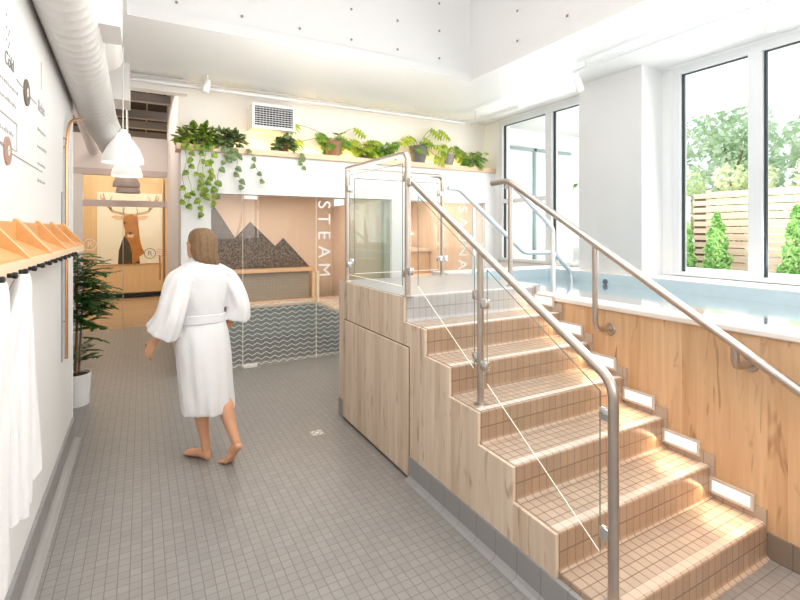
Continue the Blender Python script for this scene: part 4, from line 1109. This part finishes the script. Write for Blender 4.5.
# left (planted) leg
hipL, kneeL, ankL = L_(-.09, 0, .86), Vector((.352, 3.665, .46)), Vector((.402, 3.60, .085))
mb.tube([hipL, (hipL*2+kneeL)/3, (hipL+kneeL*2)/3, kneeL, kneeL*.72+ankL*.28-hd*.012, kneeL*.4+ankL*.6, kneeL*.15+ankL*.85, ankL, ankL-Vector((0, 0, .05))], [.09, .08, .066, .052, .054, .042, .032, .030, .027], 18)
def mkfoot(heel, ball, toe, up0):
    # closed loft from heel through arch and ball to toe line
    ax = (ball-heel); s2 = Vector((ax.y, -ax.x, 0)).normalized(); n = s2.cross(ax).normalized()
    if n.z < 0: n = -n
    R = []
    tt = toe-ball
    for (c, w, h, base) in ((heel-ax.normalized()*.022, .012, .012, .016), (heel-ax*.08, .026, .032, .03), (heel+ax*.12, .031, .040, .036), (heel+ax*.4, .033, .036, .038), (heel+ax*.75, .042, .025, .025), (ball, .047, .019, .019), (ball+tt*.35, .046, .015, .016), (ball+tt*.55, .042, .012, .013)):
        R.append([c+n*base+s2*(w*math.cos(2*PI*k/16))+n*(h*math.sin(2*PI*k/16)) for k in range(16)])
    mb.loft(R)
    for k, (o_, l, r_) in enumerate(((-.034, 1.05, .0125), (-.012, 1.0, .0095), (.006, .95, .0085), (.022, .86, .008), (.036, .75, .0075))):
        s3 = s2*(o_*up0)
        mb.tube([ball+tt*.4+s3+n*.014, ball+tt*l*.8+s3*1.05+n*.013, ball+tt*l+s3*1.05+n*.010], [r_, r_*1.05, r_*.8], 8)
fd = Vector((-.117, .17, 0)).normalized()
mkfoot(Vector((.409, 3.585, .003)), Vector((.409, 3.585, .003))+fd*.155, Vector((.409, 3.585, .003))+fd*.225, -1)
# right (trailing) leg
hipR, kneeR, ankR = L_(.09, -.01, .86), Vector((.49, 3.55, .47)), Vector((.575, 3.40, .165))
mb.tube([hipR, (hipR*2+kneeR)/3, (hipR+kneeR*2)/3, kneeR, kneeR*.72+ankR*.28-hd*.014, kneeR*.4+ankR*.6, kneeR*.15+ankR*.85, ankR, ankR+Vector((.004, .006, -.05))], [.09, .08, .066, .052, .054, .042, .032, .030, .026], 18)
heelR = Vector((.596, 3.365, .125)); ballR = Vector((.545, 3.445, .008)); toeR = ballR+fd*.065
mkfoot(heelR, ballR, toeR, 1)
# arms & hands
def arm(sh, el, wr, s_, curl):
    sh, el, wr = Vector(sh), Vector(el), Vector(wr)
    mb.tube([sh, sh*.5+el*.5, el, el*.6+wr*.4, wr], [.052, .044, .036, .034, .024], 14)
    d = (wr-el).normalized(); lat = d.cross(rt*s_).normalized(); palmn = d.cross(lat).normalized()
    lat = hd*1.0; lat = (lat-d*lat.dot(d)).normalized(); palmn = d.cross(lat)*s_   # lat: across the palm, toward thumb (forward)
    if palmn.dot(rt*s_) > 0: palmn = -palmn     # palm faces the body
    R = []
    for u, w, h in ((0, .024, .020), (.03, .034, .017), (.06, .040, .015), (.09, .040, .013), (.10, .036, .011)):
        c = wr+d*u; R.append([c+lat*(w*math.cos(2*PI*k/14))+palmn*(h*math.sin(2*PI*k/14)) for k in range(14)])
    mb.loft(R)
    for k, (o_, l) in enumerate(((.030, .070), (.010, .080), (-.010, .074), (-.029, .058))):
        b = wr+d*.090+lat*o_; p1 = b+d*l*.45+palmn*.012; p2 = p1+d*l*.3+palmn*.018*curl; p3 = p2+d*l*.2+palmn*.018*curl
        mb.tube([b, p1, p2, p3], [.0092, .0088, .0082, .0066], 8)
    b = wr+d*.03+lat*.026; mb.tube([b, b+d*.025+lat*.026+palmn*.008, b+d*.052+lat*.036+palmn*.014, b+d*.07+lat*.036+palmn*.018], [.013, .0115, .0105, .008], 8)
arm(L_(-.17, .01, 1.325), L_(-.27, -.03, 1.07), L_(-.285, .12, .885), -1, 1)
arm(L_(.17, .01, 1.325), L_(.26, -.10, 1.09), L_(.235, .02, .88), 1, 1)
body = mb.build('body', SKIN, PER)
remesh(body, .0055, 2)
# robe
def nz(p, s): return noise.noise(Vector(p)*s)
mb = MB(); NK = 96
prof = [(.36, .185, .155, 0), (.42, .19, .16, 0), (.55, .195, .16, 0), (.70, .20, .155, .0), (.84, .20, .15, 0), (.93, .185, .14, 0), (1.0, .165, .125, 0), (1.05, .165, .122, 0), (1.15, .185, .13, 0), (1.25, .20, .128, 0), (1.32, .205, .125, 0), (1.36, .19, .112, .0), (1.39, .15, .10, .0), (1.42, .10, .085, .005), (1.44, .08, .075, .01)]
rings = []
for i, (z, a, b, f) in enumerate(prof):
    u = max(0, (1.0-z)/.65); rg = []
    swx = .02*u; sw = -.045*u
    for k in range(NK):
        t0 = 2*PI*k/NK
        w = 1+u*(.05*math.sin(6*t0+z*3)+.035*math.sin(11*t0-z*4)+.02*math.sin(17*t0))+.012*math.sin(9*t0+z*20)
        rg.append(L_(a*w*math.cos(t0)+swx, f+b*w*math.sin(t0)+sw, z+.012*math.sin(2*t0+1)*u))
    rings.append(rg)
# refine in z
def refine(rings, n):
    def cr(a, b, c, d, t): return .5*((2*b)+(c-a)*t+(2*a-5*b+4*c-d)*t*t+(3*b-a-3*c+d)*t*t*t)
    out = []; m = len(rings)
    for i in range(m-1):
        A, B, C, D = rings[max(0, i-1)], rings[i], rings[i+1], rings[min(m-1, i+2)]
        for q in range(n): out.append([cr(a, b, c, d, q/n) for a, b, c, d in zip(A, B, C, D)])
    return out+[rings[-1]]
def refine_old(rings, n):
    out = []
    for a, b in zip(rings[:-1], rings[1:]):
        for q in range(n): out.append([p*(1-q/n)+r*(q/n) for p, r in zip(a, b)])
    return out+[rings[-1]]
mb.loft(refine(rings, 3))
def sleeve(pts, rs, sag):
    P = [Vector(p) for p in pts]; R = []
    for i, (p, r) in enumerate(zip(P, rs)):
        t_ = (P[min(i+1, len(P)-1)]-P[max(i-1, 0)]).normalized()
        n1 = t_.orthogonal().normalized(); n1 = (hd-t_*hd.dot(t_)).normalized(); n2 = t_.cross(n1)
        rg = []
        for k in range(40):
            a = 2*PI*k/40; w = 1+.06*math.sin(5*a+i)+.04*math.sin(9*a-i)
            v = n1*math.cos(a)*r*w+n2*math.sin(a)*r*w*.85
            if v.z < 0: v = v*(1+sag*i/len(P))
            rg.append(p+v)
        R.append(rg)
    mb.loft(refine(R, 5))
sleeve([L_(-.10, .005, 1.335), L_(-.19, .0, 1.285), L_(-.25, -.02, 1.17), L_(-.28, -.01, 1.06), L_(-.30, .035, .965)], [.085, .092, .09, .096, .112], .2)
sleeve([L_(.10, .0, 1.335), L_(.185, -.02, 1.285), L_(.235, -.06, 1.17), L_(.26, -.075, 1.07), L_(.26, -.05, .985)], [.085, .092, .09, .096, .108], .2)
robe = mb.build('robe', W_ROBE, PER); remesh(robe, .008, 6)
# collar and belt
mb = MB()
mb.lathe([(.05, -.03), (.085, -.03), (.088, 0), (.078, .028), (.06, .03), (.052, .01)], L_(0, .01, 1.415), 32)
mb.build('collar', W_ROBE, PER, True)
R = []
for z in (.985, .99, 1.02, 1.045, 1.05):
    e_ = 0 if z in (.985, 1.05) else .006
    R.append([L_((.170+e_)*math.cos(2*PI*k/60), (.129+e_)*math.sin(2*PI*k/60), z+.006*math.sin(2*PI*k/60*2)) for k in range(60)])
MB().loft(R, cap=False).build('belt', W_ROBE, PER, True)
# hair: cap plus shoulder-length fall
mb = MB()
HH = [(-.055, 1.365, .055, .03), (-.05, 1.40, .085, .048), (-.035, 1.45, .094, .072), (-.02, 1.50, .094, .088), (-.012, 1.55, .090, .098), (-.005, 1.59, .085, .098), (0, 1.625, .070, .082), (.0, 1.648, .045, .055), (.0, 1.655, .015, .02)]
R = []
for j, (f, z, a, b) in enumerate(HH):
    rg = []
    for k in range(64):
        t0 = 2*PI*k/64; w = 1+.025*math.sin(13*t0+j*.3)+.02*math.sin(23*t0+j*.5)
        cf = math.sin(t0)
        lim = -.1 if z < 1.57 else 1
        rr = b*w*cf
        if z < 1.575 and cf > .55: rr = b*w*.55
        rg.append(L_(a*w*math.cos(t0)+(.02 if z < 1.45 else 0), f+rr, z))
    R.append(rg)
mb.loft(refine(R, 3))
hair = mb.build('hair', HAIR, PER); remesh(hair, .005, 1)

# ------------------------------------------------------------------ lights
def area(name, loc, rot, sx, sy, power, col=(1, 1, 1), spread=None):
    l = bpy.data.lights.new(name, 'AREA'); l.shape = 'RECTANGLE'; l.size = sx; l.size_y = sy; l.energy = power; l.color = col
    if spread: l.spread = spread
    o = bpy.data.objects.new(name, l); o.location = loc; o.rotation_euler = rot; COL.objects.link(o); return o
def point(name, loc, power, col, r=.05):
    l = bpy.data.lights.new(name, 'POINT'); l.energy = power; l.color = col; l.shadow_soft_size = r
    o = bpy.data.objects.new(name, l); o.location = loc; COL.objects.link(o); return o
area('recess_light', (1.6, 1.2, 3.36), (0, 0, 0), 2.8, 4.0, 75, (1, .985, .96))  # added soft fill for the room, no fixture there
area('bounce_light', (1.5, 2.4, 2.1), (PI, 0, 0), 2.0, 4.2, 46, (1, .99, .975))  # added upward fill to brighten the ceiling, has no visible body
area('window_light', (4.78, 1.3, 2.3), (0, PI/2*.92, 0), 2.0, 2.6, 44, (.96, .985, 1))
area('window_light_far', (4.78, 4.65, 2.3), (0, PI/2*.92, 0), 2.0, 1.5, 16, (.96, .985, 1))
area('rear_light', (1.2, -2.3, 2.4), (-PI/2*1.0, 0, PI), 3.5, 2.0, 60, (1, .99, .98))  # added fill from behind the camera
area('back_ceiling_light', (2.0, 4.95, 3.0), (-PI*.2, 0, PI), 3.6, .5, 14, (1, .97, .93))  # added fill below the back ceiling, not a fitting
area('wall_wash', (1.3, 1.8, 3.1), (0, PI*.30, 0), .6, 3.6, 6, (1, .99, .975))  # added fill aimed at the left wall to brighten it
area('steam_light', (1.75, 6.7, 2.18), (0, 0, 0), 2.0, 1.2, 26, (1, .88, .76))
area('sauna_light', (3.9, 6.7, 2.18), (0, 0, 0), 1.2, 1.2, 15, (1, .86, .70))
area('hall_light', (-.4, 7.3, 3.5), (0, 0, 0), 1.2, 2.2, 30, (1, .87, .78))
area('lobby_light', (-.5, 11.3, 3.55), (0, 0, 0), 2.8, 2.6, 80, (1, .91, .79))
area('lobby_wash', (-.3, 10.2, 2.6), (-PI/2*.95, 0, PI), 1.6, .6, 9, (1, .90, .75))
area('patio_light', (6.4, 2.0, 3.38), (0, 0, 0), 2.0, 7.0, 22, (1, 1, 1))  # added downward fill under the canopy, no lamp there
area('patio_wash', (5.2, 2.0, 2.4), (0, -PI/2*.96, 0), 2.0, 5.0, 165, (1, 1, 1))  # added outward fill to brighten fence and garden
area('patio_uplight', (6.4, 2.5, 1.3), (PI, 0, 0), 1.6, 6.0, 55, (1, 1, 1))  # added upward fill to lighten the canopy underside
area('stair_foot_glow', (2.2, .7, .9), (0, 0, 0), .6, .5, 2.0, (1, .6, .32))  # small warm fill added over the floor at the stair foot
for i in range(6):
    y = Y0+.158+RUN*i
    area('step_glow', (XS1-.09, y, .25+RIS*i), (0, PI*.25, 0), .05, .2, .38 if i < 4 else .28, (1, .68, .40))
s_ = bpy.data.lights.new('sun', 'SUN'); s_.energy = .9; s_.angle = math.radians(4); s_.color = (1, .97, .92)
o = bpy.data.objects.new('sun', s_); o.rotation_euler = (math.radians(25), math.radians(-22), 0); COL.objects.link(o)
w = bpy.data.worlds.new('World'); bpy.context.scene.world = w; w.use_nodes = True
bg = w.node_tree.nodes['Background']; bg.inputs[0].default_value = (.93, .97, 1, 1); bg.inputs[1].default_value = 1.3

# ------------------------------------------------------------------ camera
cd = bpy.data.cameras.new('camera'); cam = bpy.data.objects.new('camera', cd); COL.objects.link(cam)
cd.sensor_width = 36; cd.lens = F/800*36; cd.shift_y = -70/800; cd.clip_start = .02
cam.location = (0, 0, 1.64); cam.rotation_euler = (PI/2, 0, -math.atan2(SN, CS))
sc = bpy.context.scene; sc.camera = cam
sc.cycles.use_denoising = True; sc.cycles.max_bounces = 8; sc.cycles.transparent_max_bounces = 24
sc.cycles.diffuse_bounces = 5; sc.cycles.glossy_bounces = 4; sc.cycles.sample_clamp_indirect = 6
sc.cycles.caustics_reflective = False; sc.cycles.caustics_refractive = False
sc.view_settings.view_transform = 'Standard'; sc.view_settings.look = 'None'
sc.view_settings.exposure = .03; sc.view_settings.gamma = .88
